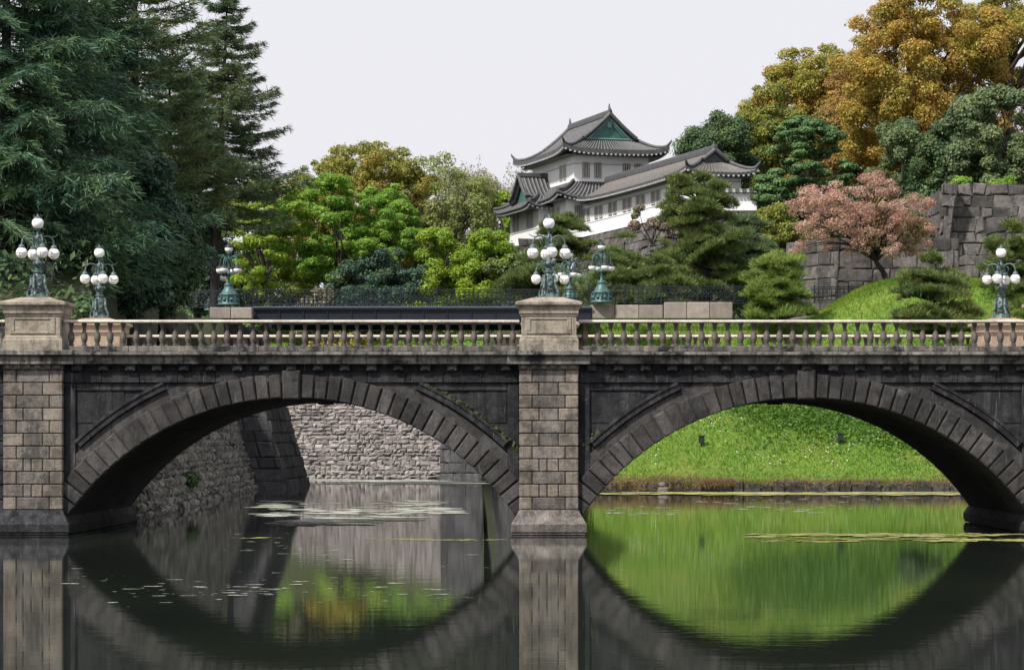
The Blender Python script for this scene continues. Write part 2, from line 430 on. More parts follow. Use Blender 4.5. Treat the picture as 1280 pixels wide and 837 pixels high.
def pine(name, label, loc, H, spread, mat, seed, tiers=6, per=4, ln=.3, wd=.05, dens=470, bark='barkdark', tr=.22, lean=(0, 0), base=.3, padr=.42, top=.5, cat='tree', group=None, thick=.55):
    """garden pine: bent trunk, level limbs, each ending in flat needle pads"""
    root = empty(name, loc); tag(root, label, cat, group)
    rng = np.random.default_rng(seed); tk = MB()
    pts = []; rad = []
    for i in range(9):
        t = i / 8
        pts.append(Vector((lean[0] * t + math.sin(t * 5 + seed) * .06 * H * t ** .5 * (1 - t * .5), lean[1] * t + math.cos(t * 4 + seed) * .05 * H * t ** .5 * (1 - t * .5), H * .93 * t - .4 * (1 - t))))
        rad.append(tr * (1.1 - .95 * t))
    tk.tube(pts, rad, 8)
    pads = []
    for k in range(tiers):
        t = base + (1 - base) * (k / (tiers - 1)) if tiers > 1 else 1
        q = pts[min(8, int(t * 8))]
        reach = spread * (1 - (1 - top) * ((t - base) / (1 - base)) ** 1.3) if k < tiers - 1 else spread * .1
        m = per if k < tiers - 1 else 1
        a0 = rng.random() * 6.28
        for j in range(m):
            a = a0 + j * 2 * pi / m + (rng.random() - .5) * .9
            rch = reach * (.55 + .5 * rng.random())
            e = q + Vector((math.cos(a) * rch, math.sin(a) * rch, (rng.random() - .4) * .17 * H))
            lp = limb_mesh(tk, rng, q - Vector((0, 0, .05 * H)), e - Vector((0, 0, .12)), tr * .35 * (1.1 - t * .6), tr * .08, .05, 5, 5)
            pr = spread * padr * (.65 + .6 * rng.random()) * (1 if k < tiers - 1 else .95)
            pads.append((e, pr))
            for lq in lp[2:4]:
                if rng.random() < .75: pads.append((Vector(lq) + Vector(((rng.random() - .5) * pr, (rng.random() - .5) * pr, .15 + .12 * pr)), pr * (.5 + .3 * rng.random())))
    tk.build('trunk', M[bark], root)
    Cs, Ds = [], []
    for e, pr in pads:
        n = int(dens * pr * pr * 3.14); a = rng.random(n) * 6.283; r = np.sqrt(rng.random(n))
        wob = 1 + .25 * np.sin(a * 3 + rng.random() * 6) + .15 * np.sin(a * 5 + rng.random() * 6)
        x, y = np.cos(a) * r * pr * wob, np.sin(a) * r * pr * wob
        tx, ty = rng.normal(size=2) * .22
        z = x * tx + y * ty + pr * thick * (.6 + .9 * rng.random()) * ((1 - r ** 2) * (rng.random(n) * 1.0) - .25 * r * rng.random(n)) + .06 * pr * np.sin(x * 5 / pr) * np.cos(y * 6 / pr)
        Cs.append(np.stack([x + e.x, y + e.y, z + e.z], 1))
        Ds.append(np.stack([x / pr * .8 + rng.normal(size=n) * .45, y / pr * .8 + rng.normal(size=n) * .45, .75 + rng.normal(size=n) * .35], 1))
    C = np.concatenate(Cs); D = np.concatenate(Ds)
    np_mesh('crown', blades(rng, C, D, ln, wd), 4, L[mat], root)
    return root

def conifer(name, label, loc, H, Rb, mat, seed, z0=.2, levels=22, per=6, droop=.25, upturn=.2, ln=.3, wd=.045, twigs=16, need=10, shape=.9, bark='barkdark', tr=.35, hang=.0, fan=.42, lean=0, irr=.35, group=None):
    """tall conifer: straight trunk, whorls of level or drooping boughs hung with flat sprays"""
    root = empty(name, loc); tag(root, label, 'tree', group)
    rng = np.random.default_rng(seed); tk = MB()
    tk.tube([(lean * t, 0, H * t - .5 * (1 - t)) for t in (0, .25, .5, .75, 1)], [tr, tr * .8, tr * .58, tr * .33, .03], 8)
    Cs, Ds = [], []
    for k in range(levels):
        t = k / (levels - 1); z = H * (z0 + (1 - z0) * t)
        reach0 = Rb * (1 - t) ** shape * (1 if t > .06 else .75) + .35
        a0 = rng.random() * 6.28
        for j in range(per):
            a = a0 + j * 2 * pi / per + (rng.random() - .5) * .8
            reach = reach0 * (1 - irr + 2 * irr * rng.random() ** 1.2)
            zz = z + (rng.random() - .5) * H * (1 - z0) / levels * 1.5
            dr = droop * (.6 + .8 * rng.random()) * (1.15 - t)
            def pos(s):
                return np.array([math.cos(a) * reach * s + lean * zz / H, math.sin(a) * reach * s, zz - dr * reach * s + upturn * reach * s * s * s])
            bp = [pos(s) for s in (0, .3, .6, .85, 1)]
            if reach > .8: tk.tube(bp, [tr * .16 * (1.1 - t * .7), tr * .12, tr * .08, tr * .05, .01], 4)
            nt_ = max(4, int(twigs * reach / Rb * 1.6))
            for q in range(nt_):
                s = .12 + .88 * (q + rng.random()) / nt_
                p = pos(min(s, 1)); fw = fan * reach * (1.05 - s * .75) * (.5 + .7 * rng.random())
                for sd in (-1, 1):
                    ta = a + sd * (.75 + .35 * rng.random())
                    m = need
                    u = rng.random(m) ** .8
                    cx = p[0] + np.cos(ta) * fw * u; cy = p[1] + np.sin(ta) * fw * u
                    cz = p[2] - (hang * fw * u ** 1.5) - .1 * fw * u + rng.normal(size=m) * .05
                    Cs.append(np.stack([cx, cy, cz], 1))
                    dd = np.stack([np.cos(ta) + rng.normal(size=m) * .55, np.sin(ta) + rng.normal(size=m) * .55, np.full(m, .12 - hang * .9) + rng.normal(size=m) * .35], 1)
                    Ds.append(dd)
    tk.build('trunk', M[bark], root)
    np_mesh('crown', blades(rng, np.concatenate(Cs), np.concatenate(Ds), ln, wd), 4, L[mat], root)
    return root

def twig_tree(name, label, loc, H, spread, mat, seed, bark='bargrey', tr=.22, nleaf=6000, ln=.22, depth=5, group=None, lean=(0, 0), low=.3):
    """bare or barely leafing tree: branches fork again and again, few leaves at the tips"""
    root = empty(name, loc); tag(root, label, 'tree', group)
    rng = np.random.default_rng(seed); tk = MB(); tips = []
    def grow(p, d, ln_, r, k):
        e = p + d * ln_ + Vector(rng.normal(size=3)) * ln_ * .06
        mid = (p + e) / 2 + Vector(rng.normal(size=3)) * ln_ * .05
        tk.tube([p, mid, e], [r, r * .85, r * .7], 5 if r > .05 else 3)
        if k >= 3: tips.append((p, e))
        if k == depth: return
        for i in range(3 if k < depth - 1 else 4):
            v = Vector(rng.normal(size=3)); v = (v - d * v.dot(d)).normalized()
            sp = .45 + .35 * rng.random()
            nd = (d + v * sp + Vector((0, 0, .12))).normalized()
            grow(p.lerp(e, .55 + .45 * rng.random()) if i else e, nd, ln_ * (.62 + .2 * rng.random()), r * .6, k + 1)
    t0 = H * low
    tk.tube([(0, 0, -.5), (lean[0] * .1, lean[1] * .1, t0 * .6), (lean[0] * .3, lean[1] * .3, t0)], [tr * 1.2, tr, tr * .85], 8)
    for i in range(5):
        a = i * 1.257 + rng.random()
        sp = spread / H
        grow(Vector((lean[0] * .3, lean[1] * .3, t0 * (.8 + .2 * rng.random()))), Vector((math.cos(a) * sp + lean[0] / H, math.sin(a) * sp + lean[1] / H, .85)).normalized(), (H - t0) * .36, tr * .55, 1)
    tk.build('trunk', M[bark], root)
    ti = rng.integers(0, len(tips), nleaf); A = np.array([t[0][:] for t in tips])[ti]; B = np.array([t[1][:] for t in tips])[ti]
    C = A + (B - A) * rng.random((nleaf, 1)) * 1.15 + rng.normal(size=(nleaf, 3)) * .16
    np_mesh('crown', leaves(rng, C, nrm(rng.normal(size=(nleaf, 3)) + np.array([0, 0, .6])), ln, ln * .6), 4, L[mat], root)
    return root

def shrub(name, label, loc, R3, mat, seed, nleaf=6000, ln=.22, nclump=18, cat='shrub', group=None, rc=None, low=-.2):
    root = empty(name, loc); tag(root, label, cat, group)
    rng = np.random.default_rng(seed + 50)
    V, cc, rr = broad_crown(seed, R3, nclump, rc or min(R3) * .45, nleaf, ln, low, .8, .2, .3)
    V[..., 2] += R3[2] * .55
    tk = MB()
    for i in range(6):
        limb_mesh(tk, rng, ((rng.random() - .5) * .3, (rng.random() - .5) * .3, -.3), Vector(cc[i]) + Vector((0, 0, R3[2] * .5)), .06, .015, .05, 4, 5)
    tk.build('stems', M['barkdark'], root)
    np_mesh('foliage', V, 4, L[mat], root)
    return root

# ------------------------------------------------------------------ masonry
def masonry(mb, O, U, Vv, W, H, rows, rng, wid=(.5, 1.1), prot=.07, joint=.02, jit=.0, mi=0, quoin=None, bev=.07, holes=None, top=None):
    """stones laid in courses on the plane O + u*U + v*Vv; every stone a bevelled block of its own"""
    O, U, Vv = Vector(O), Vector(U).normalized(), Vector(Vv).normalized(); N_ = U.cross(Vv).normalized()
    hs = [.75 + .5 * rng.random() for _ in range(rows)]; tot = sum(hs); v = 0
    for hh in hs:
        h = hh / tot * H; u = -rng.random() * wid[0]
        while u < W:
            ww = wid[0] + (wid[1] - wid[0]) * rng.random()
            a, b = max(u, 0), min(u + ww, W); u += ww
            if b - a < .1: continue
            if top and v + h * .5 > top((a + b) / 2): continue
            p = prot * (.3 + rng.random()); j = joint
            def jr(): return (rng.random() - .5) * jit
            back = [(a + j, v + j), (b - j, v + j), (b - j, v + h - j), (a + j, v + h - j)]
            back = [(x + jr() * (b - a), y + jr() * h) for x, y in back]
            bv = min(bev, (b - a) * .3, h * .3)
            cx, cy = sum(x for x, _ in back) / 4, sum(y for _, y in back) / 4
            front = [(x + math.copysign(bv, cx - x), y + math.copysign(bv, cy - y)) for x, y in back]
            tl = [(rng.random() - .5) * prot * .9 for _ in range(4)]
            vs_ = [O + U * x + Vv * y - N_ * .05 for x, y in back] + [O + U * x + Vv * y + N_ * (p * .55) for x, y in back] + [O + U * x + Vv * y + N_ * (p + .02 + tl[i]) for i, (x, y) in enumerate(front)]
            fs = [(8, 9, 10, 11)]
            for i in range(4):
                k = (i + 1) % 4
                fs += [(i, k, 4 + k, 4 + i), (4 + i, 4 + k, 8 + k, 8 + i)]
            mb.add(vs_, fs, mi)
        v += h
    mt = H if not top else None
    if mt: mb.add([O, O + U * W, O + U * W + Vv * H, O + Vv * H], [(0, 1, 2, 3)], 1)
    else:
        n = 16
        for i in range(n):
            a, b = W * i / n, W * (i + 1) / n
            mb.add([O + U * a, O + U * b, O + U * b + Vv * top(b), O + U * a + Vv * top(a)], [(0, 1, 2, 3)], 1)

# ================================================================== SETTING
def sm(a, b, x):
    t = min(1, max(0, (x - a) / (b - a))); return t * t * (3 - 2 * t)
def xL(y): return -16.4 + (-19.6 + 16.4) * (y - 98) / 67
def xR(y): return .1 + (-6.4) * (y - 153) / 46
def HT(x, y):
    """height of the land; below zero inside the moat"""
    if y < 165 and x < xL(y) - 3.3:
        return 5.5 + 5.3 * sm(104, 122, y + (x + 23) * .8 * (-1)) if x < -20 else 5.5 + 5.3 * sm(112, 160, y)
    if 165 <= y <= 179 and x < -20.8: return 10.6
    if y < 153.4: return -1.5
    if x > xR(min(y, 199)) + 1.7 and (y < 200 or x > -8):
        z = .72 + 9.75 * min(1, ((y - 153.4) / 16.5)) ** .92
        z += 3.1 * sm(14.5, 22, x) * sm(158, 176, y) - .0 * x
        if y > 178: z += (4.6 * sm(186, 206, y) * sm(-9, 0, x)) + 3.4 * sm(24, 30, x) * sm(186, 190, y) + 2 * sm(215, 260, y)
        return z
    if y > 208.2:
        zt = 5.4 + 3.2 * min(1, max(0, (x + 21) / 14))
        return zt + (13.2 - zt) * sm(208, 224, y) + 2 * sm(228, 270, y)
    return -1.5
def terrain(name, x0, x1, y0, y1, st, mat):
    nx, ny = int((x1 - x0) / st), int((y1 - y0) / st); mb = MB()
    V_ = [(x0 + i * st, y0 + j * st, HT(x0 + i * st, y0 + j * st)) for i in range(nx + 1) for j in range(ny + 1)]
    fs = []
    for i in range(nx):
        for j in range(ny):
            a = i * (ny + 1) + j; q = (a, a + ny + 1, a + ny + 2, a + 1)
            if max(V_[k][2] for k in q) < -1: continue
            fs.append(q)
    mb.add(V_, fs, 0, True); return tag(mb.build(name, mat), kind='structure')
terrain('ground', -120, -17, 97, 180, 1.0, M['forest'])
terrain('grass_bank_ground', -8, 60, 153, 186, .5, M['grassground'])
terrain('grass_slope_ground', -60, -6, 207.5, 226, .5, M['grassground'])
terrain('hill', -120, 130, 186, 340, 2.0, M['forest'])
mb = MB(); mb.add([(-600, -60, 0), (600, -60, 0), (600, 420, 0), (-600, 420, 0)], [(0, 1, 2, 3)]); tag(mb.build('moat_water', M['water']), kind='structure')
mb = MB(); mb.add([(-1500, 330, 12), (1500, 330, 12), (1500, 3000, 12), (-1500, 3000, 12)], [(0, 1, 2, 3)]); tag(mb.build('far_ground', M['forest']), kind='structure')
mb = MB(); mb.box(-80, 80, -40, 14, -2, 1.35); tag(mb.build('near_plaza', M['plaza']), kind='structure')

# ------------------------------------------------------------------ retaining walls
def wall_thing(name, label, mats, faces, seed, cat='wall'):
    rng = random.Random(seed); mb = MB()
    for f in faces: masonry(mb, rng=rng, **f)
    return tag(mb.build(name, mats), label, cat)
wall_thing('retaining_wall', 'rough grey rubble wall of the moat sloping back beneath the left arch', [M['rubbledark'], M['mortar']],
  [dict(O=(-15.6, 98.2, -.4), U=(-3.2, 67, 0), Vv=(-.32, 0, 1), W=67.1, H=9.5, rows=25, wid=(.3, .95), prot=.17, jit=.4, bev=.12, top=lambda u: 6 + 3.4 * min(1, u / 60))], 3)
wall_thing('retaining_wall', 'sunlit pale rubble wall across the moat seen through the left arch', [M['rubble'], M['mortarpale']],
  [dict(O=(-60, 206, -.4), U=(1, 0, 0), Vv=(0, .22, 1), W=51, H=9.3, rows=29, wid=(.26, .7), prot=.14, jit=.5, joint=.008, bev=.13, top=lambda u: 6 + 3.2 * min(1, max(0, (u - 38) / 14)))], 5)
wall_thing('retaining_wall', 'dark stone wall corner right of the sunlit rubble wall', [M['blockdark'], M['mortar']],
  [dict(O=(-9.2, 204.5, -.4), U=(3.6, -6, 0), Vv=(0.0, .16, 1), W=6.6, H=9.5, rows=11, wid=(.8, 1.6), prot=.1, jit=.15),
   dict(O=(-5.7, 198.8, -.4), U=(6.4, -45.6, 0), Vv=(.1, 0, 1), W=45, H=8.5, rows=10, wid=(.8, 1.8), prot=.1, jit=.1)], 7)
wall_thing('bridge_abutment', 'dark squared stone abutment of the iron bridge rising from the moat at left', [M['blockdark'], M['mortar']],
  [dict(O=(-28, 164.6, -.4), U=(1, 0, 0), Vv=(-.3, .12, 1), W=11.2, H=11.2, rows=13, wid=(.8, 1.9), prot=.08, jit=.08),
   dict(O=(-16.8, 164.6, -.4), U=(0, 1, 0), Vv=(-.3, .12, 1), W=14, H=11.2, rows=13, wid=(.8, 1.9), prot=.08, jit=.06)], 9, 'abutment')
wall_thing('stone_wall', 'dark stone wall behind the lamp at the far left', [M['blockdark'], M['mortar']],
  [dict(O=(-40, 117.4, 5), U=(1, 0, 0), Vv=(0, .1, 1), W=17.5, H=6.0, rows=8, wid=(.6, 1.4), prot=.1, jit=.2)], 11)
wall_thing('castle_wall', 'low dark stone wall behind the pink cherry tree', [M['wallgrey'], M['mortar']],
  [dict(O=(15.6, 186.5, 9.5), U=(3.2, -4.8, 0), Vv=(.05, .05, 1), W=5.8, H=7.4, rows=7, wid=(.9, 1.7), prot=.1, jit=.12),
   dict(O=(18.8, 181.7, 9.5), U=(1, 0, 0), Vv=(0, .08, 1), W=8.6, H=7.4, rows=7, wid=(.9, 1.7), prot=.1, jit=.12)], 13)
wall_thing('castle_wall', 'tall grey stone castle wall with a sharp corner at the upper right', [M['wallgrey'], M['mortar']],
  [dict(O=(24.6, 215, 9), U=(1.3, -31, 0), Vv=(.14, 0, 1), W=31, H=12.0, rows=12, wid=(.7, 1.6), prot=.09, jit=.1),
   dict(O=(26.0, 184.2, 9), U=(1, 0, 0), Vv=(.06, .12, 1), W=24, H=12.0, rows=14, wid=(.5, 1.6), prot=.11, jit=.3)], 15)
# low stone edge along the grass bank
rng = random.Random(21); mb = MB()
x = .5
while x < 40:
    l_ = .5 + .9 * rng.random(); hh = .42 + .32 * rng.random()
    mb.box(x, x + l_ - .04, 152.6 + rng.random() * .15, 153.7, -.3, hh, 0, .06); x += l_
tag(mb.build('shore_curb', [M['blockdark']]), 'low stone edging along the foot of the grass bank', 'stone edging')
o = MB(); o.box(5.6, 6.25, 152.2, 152.9, -.2, .32, 0, .1); o.box(5.65, 6.1, 152.35, 152.95, .3, .62, 0, .1)
tag(o.build('boulder', [M['greyblock']]), 'pair of pale stacked boulders at the waterline of the grass bank', 'boulder')

# ================================================================== STONE BRIDGE (local origin: middle pier, front face, water level)
BX = PXm(686, 85)
bridge = empty('stone_bridge', (BX, 85, 0)); tag(bridge, 'double arched dark stone bridge with balustrades spanning the moat', 'bridge')
YB = 13.1                                           # overall depth
PX_ = (-16.54, 0, 16.54); AX = (-8.27, 8.27); HW = .95
CZ, RI, RV, RO = -4.33, 8.718, 9.49, 10.05          # arch centre height; soffit, block and archivolt radii
ZF, ZC0, ZC1 = 4.87, 5.46, 5.86                     # frieze foot, cornice foot, cornice top
def flipy(mb):                                      # the rear elevation repeats the front one
    m2 = MB(); m2.v = [(x, YB - y, z) for x, y, z in mb.v]; m2.f = [f[::-1] for f in mb.f]; m2.m = list(mb.m); m2.sm = list(mb.sm); return m2
def both(name, mats, mb):
    a = mb.build(name, mats, bridge); b = flipy(mb).build(name, mats, bridge); return a, b
brng = random.Random(2)
for ax in AX:
    # barrel vault in courses
    th = math.asin(min(1, (8.27 - HW) / RI)); mb = MB(); n = 44
    for i in range(n):
        a0, a1 = -th + 2 * th * i / n, -th + 2 * th * (i + 1) / n
        y = .32
        while y < YB - .32:
            y2 = min(YB - .32, y + 1.0 + 1.2 * brng.random()); r_ = RI + brng.random() * .02
            g = .004
            def q(a, yy, rr=0): return (ax + (r_ + rr) * math.sin(a), yy, CZ + (r_ + rr) * math.cos(a))
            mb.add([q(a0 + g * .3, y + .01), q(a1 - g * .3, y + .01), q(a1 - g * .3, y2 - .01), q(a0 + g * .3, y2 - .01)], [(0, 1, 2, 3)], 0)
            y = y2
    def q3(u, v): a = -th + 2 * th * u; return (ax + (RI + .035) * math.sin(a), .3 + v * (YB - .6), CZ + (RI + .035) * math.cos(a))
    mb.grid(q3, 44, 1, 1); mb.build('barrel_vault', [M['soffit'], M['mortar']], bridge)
    # voussoir ring
    mb = MB(); key = .034; st = (th + .02 - key) / 21
    def seg(m_, a0, a1, r0, r1, y0, y1, mi=0, ch=.03):
        def p(a, r, y): return (ax + r * math.sin(a), y, CZ + r * math.cos(a))
        ca = ch / RI
        b4 = [p(a0, r0, y0 + ch), p(a1, r0, y0 + ch), p(a1, r1, y0 + ch), p(a0, r1, y0 + ch)]
        f4 = [p(a0 + ca, r0 + ch, y0), p(a1 - ca, r0 + ch, y0), p(a1 - ca, r1 - ch, y0), p(a0 + ca, r1 - ch, y0)]
        k4 = [p(a0, r0, y1), p(a1, r0, y1), p(a1, r1, y1), p(a0, r1, y1)]
        fs = [(4, 5, 6, 7)]
        for i in range(4):
            k = (i + 1) % 4; fs += [(i, k, 4 + k, 4 + i), (8 + i, 8 + k, k, i)]
        m_.add(b4 + f4 + k4, fs, mi)
    for sg in (-1, 1):
        for i in range(21):
            a0 = sg * (key + i * st + .0026); a1 = sg * (key + (i + 1) * st - .0026)
            if a0 > a1: a0, a1 = a1, a0
            seg(mb, a0, a1, RI - .0, RV, .16 + brng.random() * .03, .6, 0, .035)
    # plain ring behind the blocks
    for i in range(40):
        a0, a1 = -th - .06 + 2 * (th + .06) * i / 40, -th - .06 + 2 * (th + .06) * (i + 1) / 40
        rm = min(RO - .25, (ZF + .3 - CZ) / max(math.cos(max(abs(a0), abs(a1))), .1)); seg(mb, a0, a1, RI + .02, max(rm, RV), .287, .6, 0, .004)
    rings = both('arch_ring', [M['vous']], mb)
    for rg, fl in zip(rings, (0, 1)):
        kb = MB(); seg(kb, -key + .003, key - .003, RI - .05, RV + .12, .07, .6, 0, .05)
        (flipy(kb) if fl else kb).build('keystone', [M['vous']], rg)
    for sd in (-1, 1):
        mb = MB()
        aa = sd * math.acos((ZF - .03 - CZ) / RO); ab = sd * math.asin((8.27 - HW - .36) / (RO + .05))
        for i in range(24):
            a0, a1 = aa + (ab - aa) * i / 24, aa + (ab - aa) * (i + 1) / 24
            if a0 > a1: a0, a1 = a1, a0
            seg(mb, a0, a1, RO - .2, RO - .02, .19, .6, 0, .003); seg(mb, a0, a1, RO - .02, RO + .07, .15, .6, 0, .003)
        both('archivolt', [M['dark']], mb)
    # spandrel wall above the ring, with a raised border
    mb = MB(); n = 60; x0, x1 = ax - 8.27 + HW, ax + 8.27 - HW
    rs = RO - .3
    def zl(x):
        d = abs(x - ax); return CZ + math.sqrt(max(rs * rs - d * d, 0)) if d < rs else .3
    for i in range(n):
        a, b = x0 + (x1 - x0) * i / n, x0 + (x1 - x0) * (i + 1) / n
        za, zb = min(zl(a), ZF), min(zl(b), ZF)
        mb.add([(a, .36, za), (b, .36, zb), (b, .36, ZF), (a, .36, ZF)], [(0, 1, 2, 3)], 0)
    for sx in (-1, 1):
        xa, xb = (x0, x0 + .38) if sx < 0 else (x1 - .38, x1)
        mb.box(xa + .003, xb, .26, .5, .9, ZF - .004, 0, .03)
        xa, xb = (x0 + .384, x0 + 4.2) if sx < 0 else (x1 - 4.2, x1 - .384)
        mb.box(xa, xb, .29, .5, ZF - .26, ZF - .006, 0, .03)
        # large dressed slabs of the panel
        for zz0, zz1 in ((ZF - 1.28, ZF - .28), (ZF - 2.2, ZF - 1.3), (ZF - 3.1, ZF - 2.22)):
            u = x0 + .4 if sx < 0 else x1 - .4
            for k in range(3):
                wd_ = 1.2 + brng.random() * .5; ua, ub = (u, u + wd_) if sx < 0 else (u - wd_, u)
                if min(zl(ua), zl(ub)) < 50 and max(zl(ua + .02), zl(ub - .02)) < zz0 + .05 + .6:
                    # clip the slab to the arch by stepping its foot
                    for s_ in range(8):
                        va, vb = ua + (ub - ua) * s_ / 8, ua + (ub - ua) * (s_ + 1) / 8
                        lo_ = max(zz0, min(zl(va), zl(vb)))
                        if lo_ < zz1 - .03: mb.add([(va + (.012 if s_ == 0 else 0), .335, lo_), (vb - (.012 if s_ == 7 else 0), .335, lo_), (vb - (.012 if s_ == 7 else 0), .335, zz1), (va + (.012 if s_ == 0 else 0), .335, zz1)], [(0, 1, 2, 3)], 0)
                u = ub if sx < 0 else ua
    both('spandrel_wall', [M['dark']], mb)

# frieze and cornice
def run_edges(x0, x1, step):
    n = max(1, round((x1 - x0) / step)); return [(x0 + (x1 - x0) * i / n, x0 + (x1 - x0) * (i + 1) / n) for i in range(n)]
XE = 26.0
spans = [(-XE, PX_[0] - HW), (PX_[0] + HW, -HW), (HW, PX_[2] - HW), (PX_[2] + HW, XE)]
mb = MB()
for a, b in spans:
    for u0, u1 in run_edges(a, b, 1.25):
        mb.box(u0 + .006, u1 - .006, .2 + brng.random() * .01, .6, ZF, ZF + .33, 0, .02)
    mb.box(a, b, .27, .6, ZF + .331, ZC0, 0)
    for u0, u1 in run_edges(a, b, .85):
        c_ = (u0 + u1) / 2; mb.box(c_ - .16, c_ + .16, .06, .4, ZF + .38, ZC0 - .015, 0, .025)
        mb.box(c_ - .09, c_ + .09, .04, .2, ZF + .43, ZC0 - .07, 0, .01)
both('frieze', [M['dark']], mb)
def cornice_prof(f): return [(.5, ZC0), (f + .2, ZC0), (f + .16, ZC0 + .03), (f + .13, ZC0 + .2), (f + .19, ZC0 + .215), (f + .19, ZC0 + .25), (f + .06, ZC0 + .29), (f, ZC0 + .3), (f, ZC1 - .035), (f + .03, ZC1 - .015), (.3, ZC1 + .003), (.5, ZC1 + .003)]
mb = MB()
for a, b in spans:
    for u0, u1 in run_edges(a, b, .82): mb.extrude_x(cornice_prof(-.2 + brng.random() * .012), u0 + .006, u1 - .006, 0)
for px_ in PX_:
    for u0, u1 in run_edges(px_ - HW - .38, px_ + HW + .38, .9):
        mb.extrude_x([(.5, ZC0 + .003), (-.2, ZC0 + .003), (-.22, ZC0 + .2), (-.16, ZC0 + .22), (-.16, ZC0 + .25), (-.34, ZC0 + .3), (-.34, ZC1 + .02), (-.26, ZC1 + .045), (.5, ZC1 + .045)], u0 + .004, u1 - .004, 0)
both('cornice', [M['cornice']], mb)
# deck
mb = MB(); mb.box(-XE, XE, .52, YB - .52, 4.9, 5.72); mb.build('deck', [M['asphalt']], bridge)

# pilasters, piers and footings
rows = 11; zb, zt = .80, 5.28
for px_ in PX_:
    mb = MB(); rh = (zt - zb) / rows
    for r_ in range(rows):
        z0, z1 = zt - (r_ + 1) * rh, zt - r_ * rh
        wide = r_ % 2 == 0
        q_ = .42 if wide else .64
        g = .012
        mq = lambda: 1 if brng.random() < .06 else 0
        mb.box(px_ - HW, px_ - HW + q_ - g, .0 + brng.random() * .02, .5, z0 + g, z1 - g, mq(), .022)
        mb.box(px_ + HW - q_ + g, px_ + HW, .0 + brng.random() * .02, .5, z0 + g, z1 - g, mq(), .022)
        if r_ > 6 and not wide:
            mb.box(px_ - HW + q_ + g, px_ - .05 - g, .01, .5, z0 + g, z1 - g, 1, .02); mb.box(px_ - .05 + g, px_ + HW - q_ - g, .01, .5, z0 + g, z1 - g, 0, .02)
        else: mb.box(px_ - HW + q_ + g, px_ + HW - q_ - g, .01 + brng.random() * .02, .5, z0 + g, z1 - g, 1, .02)
    mb.box(px_ - HW + .02, px_ + HW - .02, .06, .5, zb, zt, 2)
    # carved band under the cornice
    mb.box(px_ - HW - .02, px_ + HW + .02, -.02, .5, zt + .004, ZC0 - .004, 1, .02)
    for u0, u1 in run_edges(px_ - HW, px_ + HW, .32):
        c_ = (u0 + u1) / 2; mb.box(c_ - .1, c_ + .1, -.1, .3, zt + .03, ZC0 - .012, 0, .03)
    both('pilaster', [M['tanblock'], M['greyblock'], M['mortar']], mb)
    mb = MB(); mb.box(px_ - HW + .03, px_ + HW - .03, .5, YB - .5, -.5, 4.9); mb.build('pier', [M['soffit']], bridge)
    mb = MB(); w_ = HW + .26
    y0, y1 = -.32, YB + .32
    for za, zb_, g0, g1 in ((-.5, -.02, .1, .1), (.02, .1, .04, .04), (.1, .34, 0, 0), (.34, .80, 0, .27)):
        mb.loft([[(px_ - w_ + g, y0 + g, z), (px_ + w_ - g, y0 + g, z), (px_ + w_ - g, y1 - g, z), (px_ - w_ + g, y1 - g, z)] for z, g in ((za, g0), (zb_, g1))], 0)
    mb.build('footing', [M['greyblock'] if px_ == 0 else M['dark']], bridge)
# outer approach walls
for sx in (-1, 1):
    mb = MB(); xa, xb = (-XE, PX_[0] - HW) if sx < 0 else (PX_[2] + HW, XE)
    for r_ in range(11):
        z0 = -.3 + r_ * .47
        for u0, u1 in run_edges(xa, xb, 1.1): mb.box(u0 + .01, u1 - .01, .2 + brng.random() * .02, .6, z0 + .01, z0 + .46, 0, .03)
    mb.box(xa, xb, .3, YB - .3, -.4, 4.9, 1)
    mb.build('approach_wall', [M['dark'], M['mortar']], bridge)

# pedestals
def pedestal(px_, rear):
    mb = MB(); a = HW; y0, y1 = -.08, 1.72; z = ZC1 + .05
    def ring(g, zz): return [(px_ - a + g, y0 + g, zz), (px_ + a - g, y0 + g, zz), (px_ + a - g, y1 - g, zz), (px_ - a + g, y1 - g, zz)]
    mb.loft([ring(.0, z), ring(0, z + .33), ring(.03, z + .37), ring(.03, z + .42), ring(.07, z + .46)], 0)
    mb.loft([ring(.07, z + .46), ring(.07, z + 1.08), ring(.04, z + 1.1), ring(.04, z + 1.14), ring(.0, z + 1.18), ring(-.01, z + 1.36), ring(-.06, z + 1.42), ring(-.12, z + 1.45), ring(-.12, z + 1.53), ring(-.09, z + 1.55), ring(.5, z + 1.72)], 0)
    # sunk panel: a thin frame standing proud of the die
    for x0, x1, z0, z1 in ((-.72, .72, .52, .6), (-.72, .72, .98, 1.04), (-.72, -.58, .604, .976), (.58, .72, .604, .976)):
        mb.box(px_ + x0, px_ + x1, y0 + .04, y0 + .2, z + z0, z + z1, 0, .012)
    m_ = M['pinkstone'] if rear else M['tan']
    return (flipy(mb) if rear else mb).build('pedestal', [m_], bridge)
for px_ in PX_:
    for rear in (0, 1):
        q = pedestal(px_, rear)
        if rear: q.location.z = -.15
# the inner side of the rear pedestals faces the camera: same body, built by flipy above

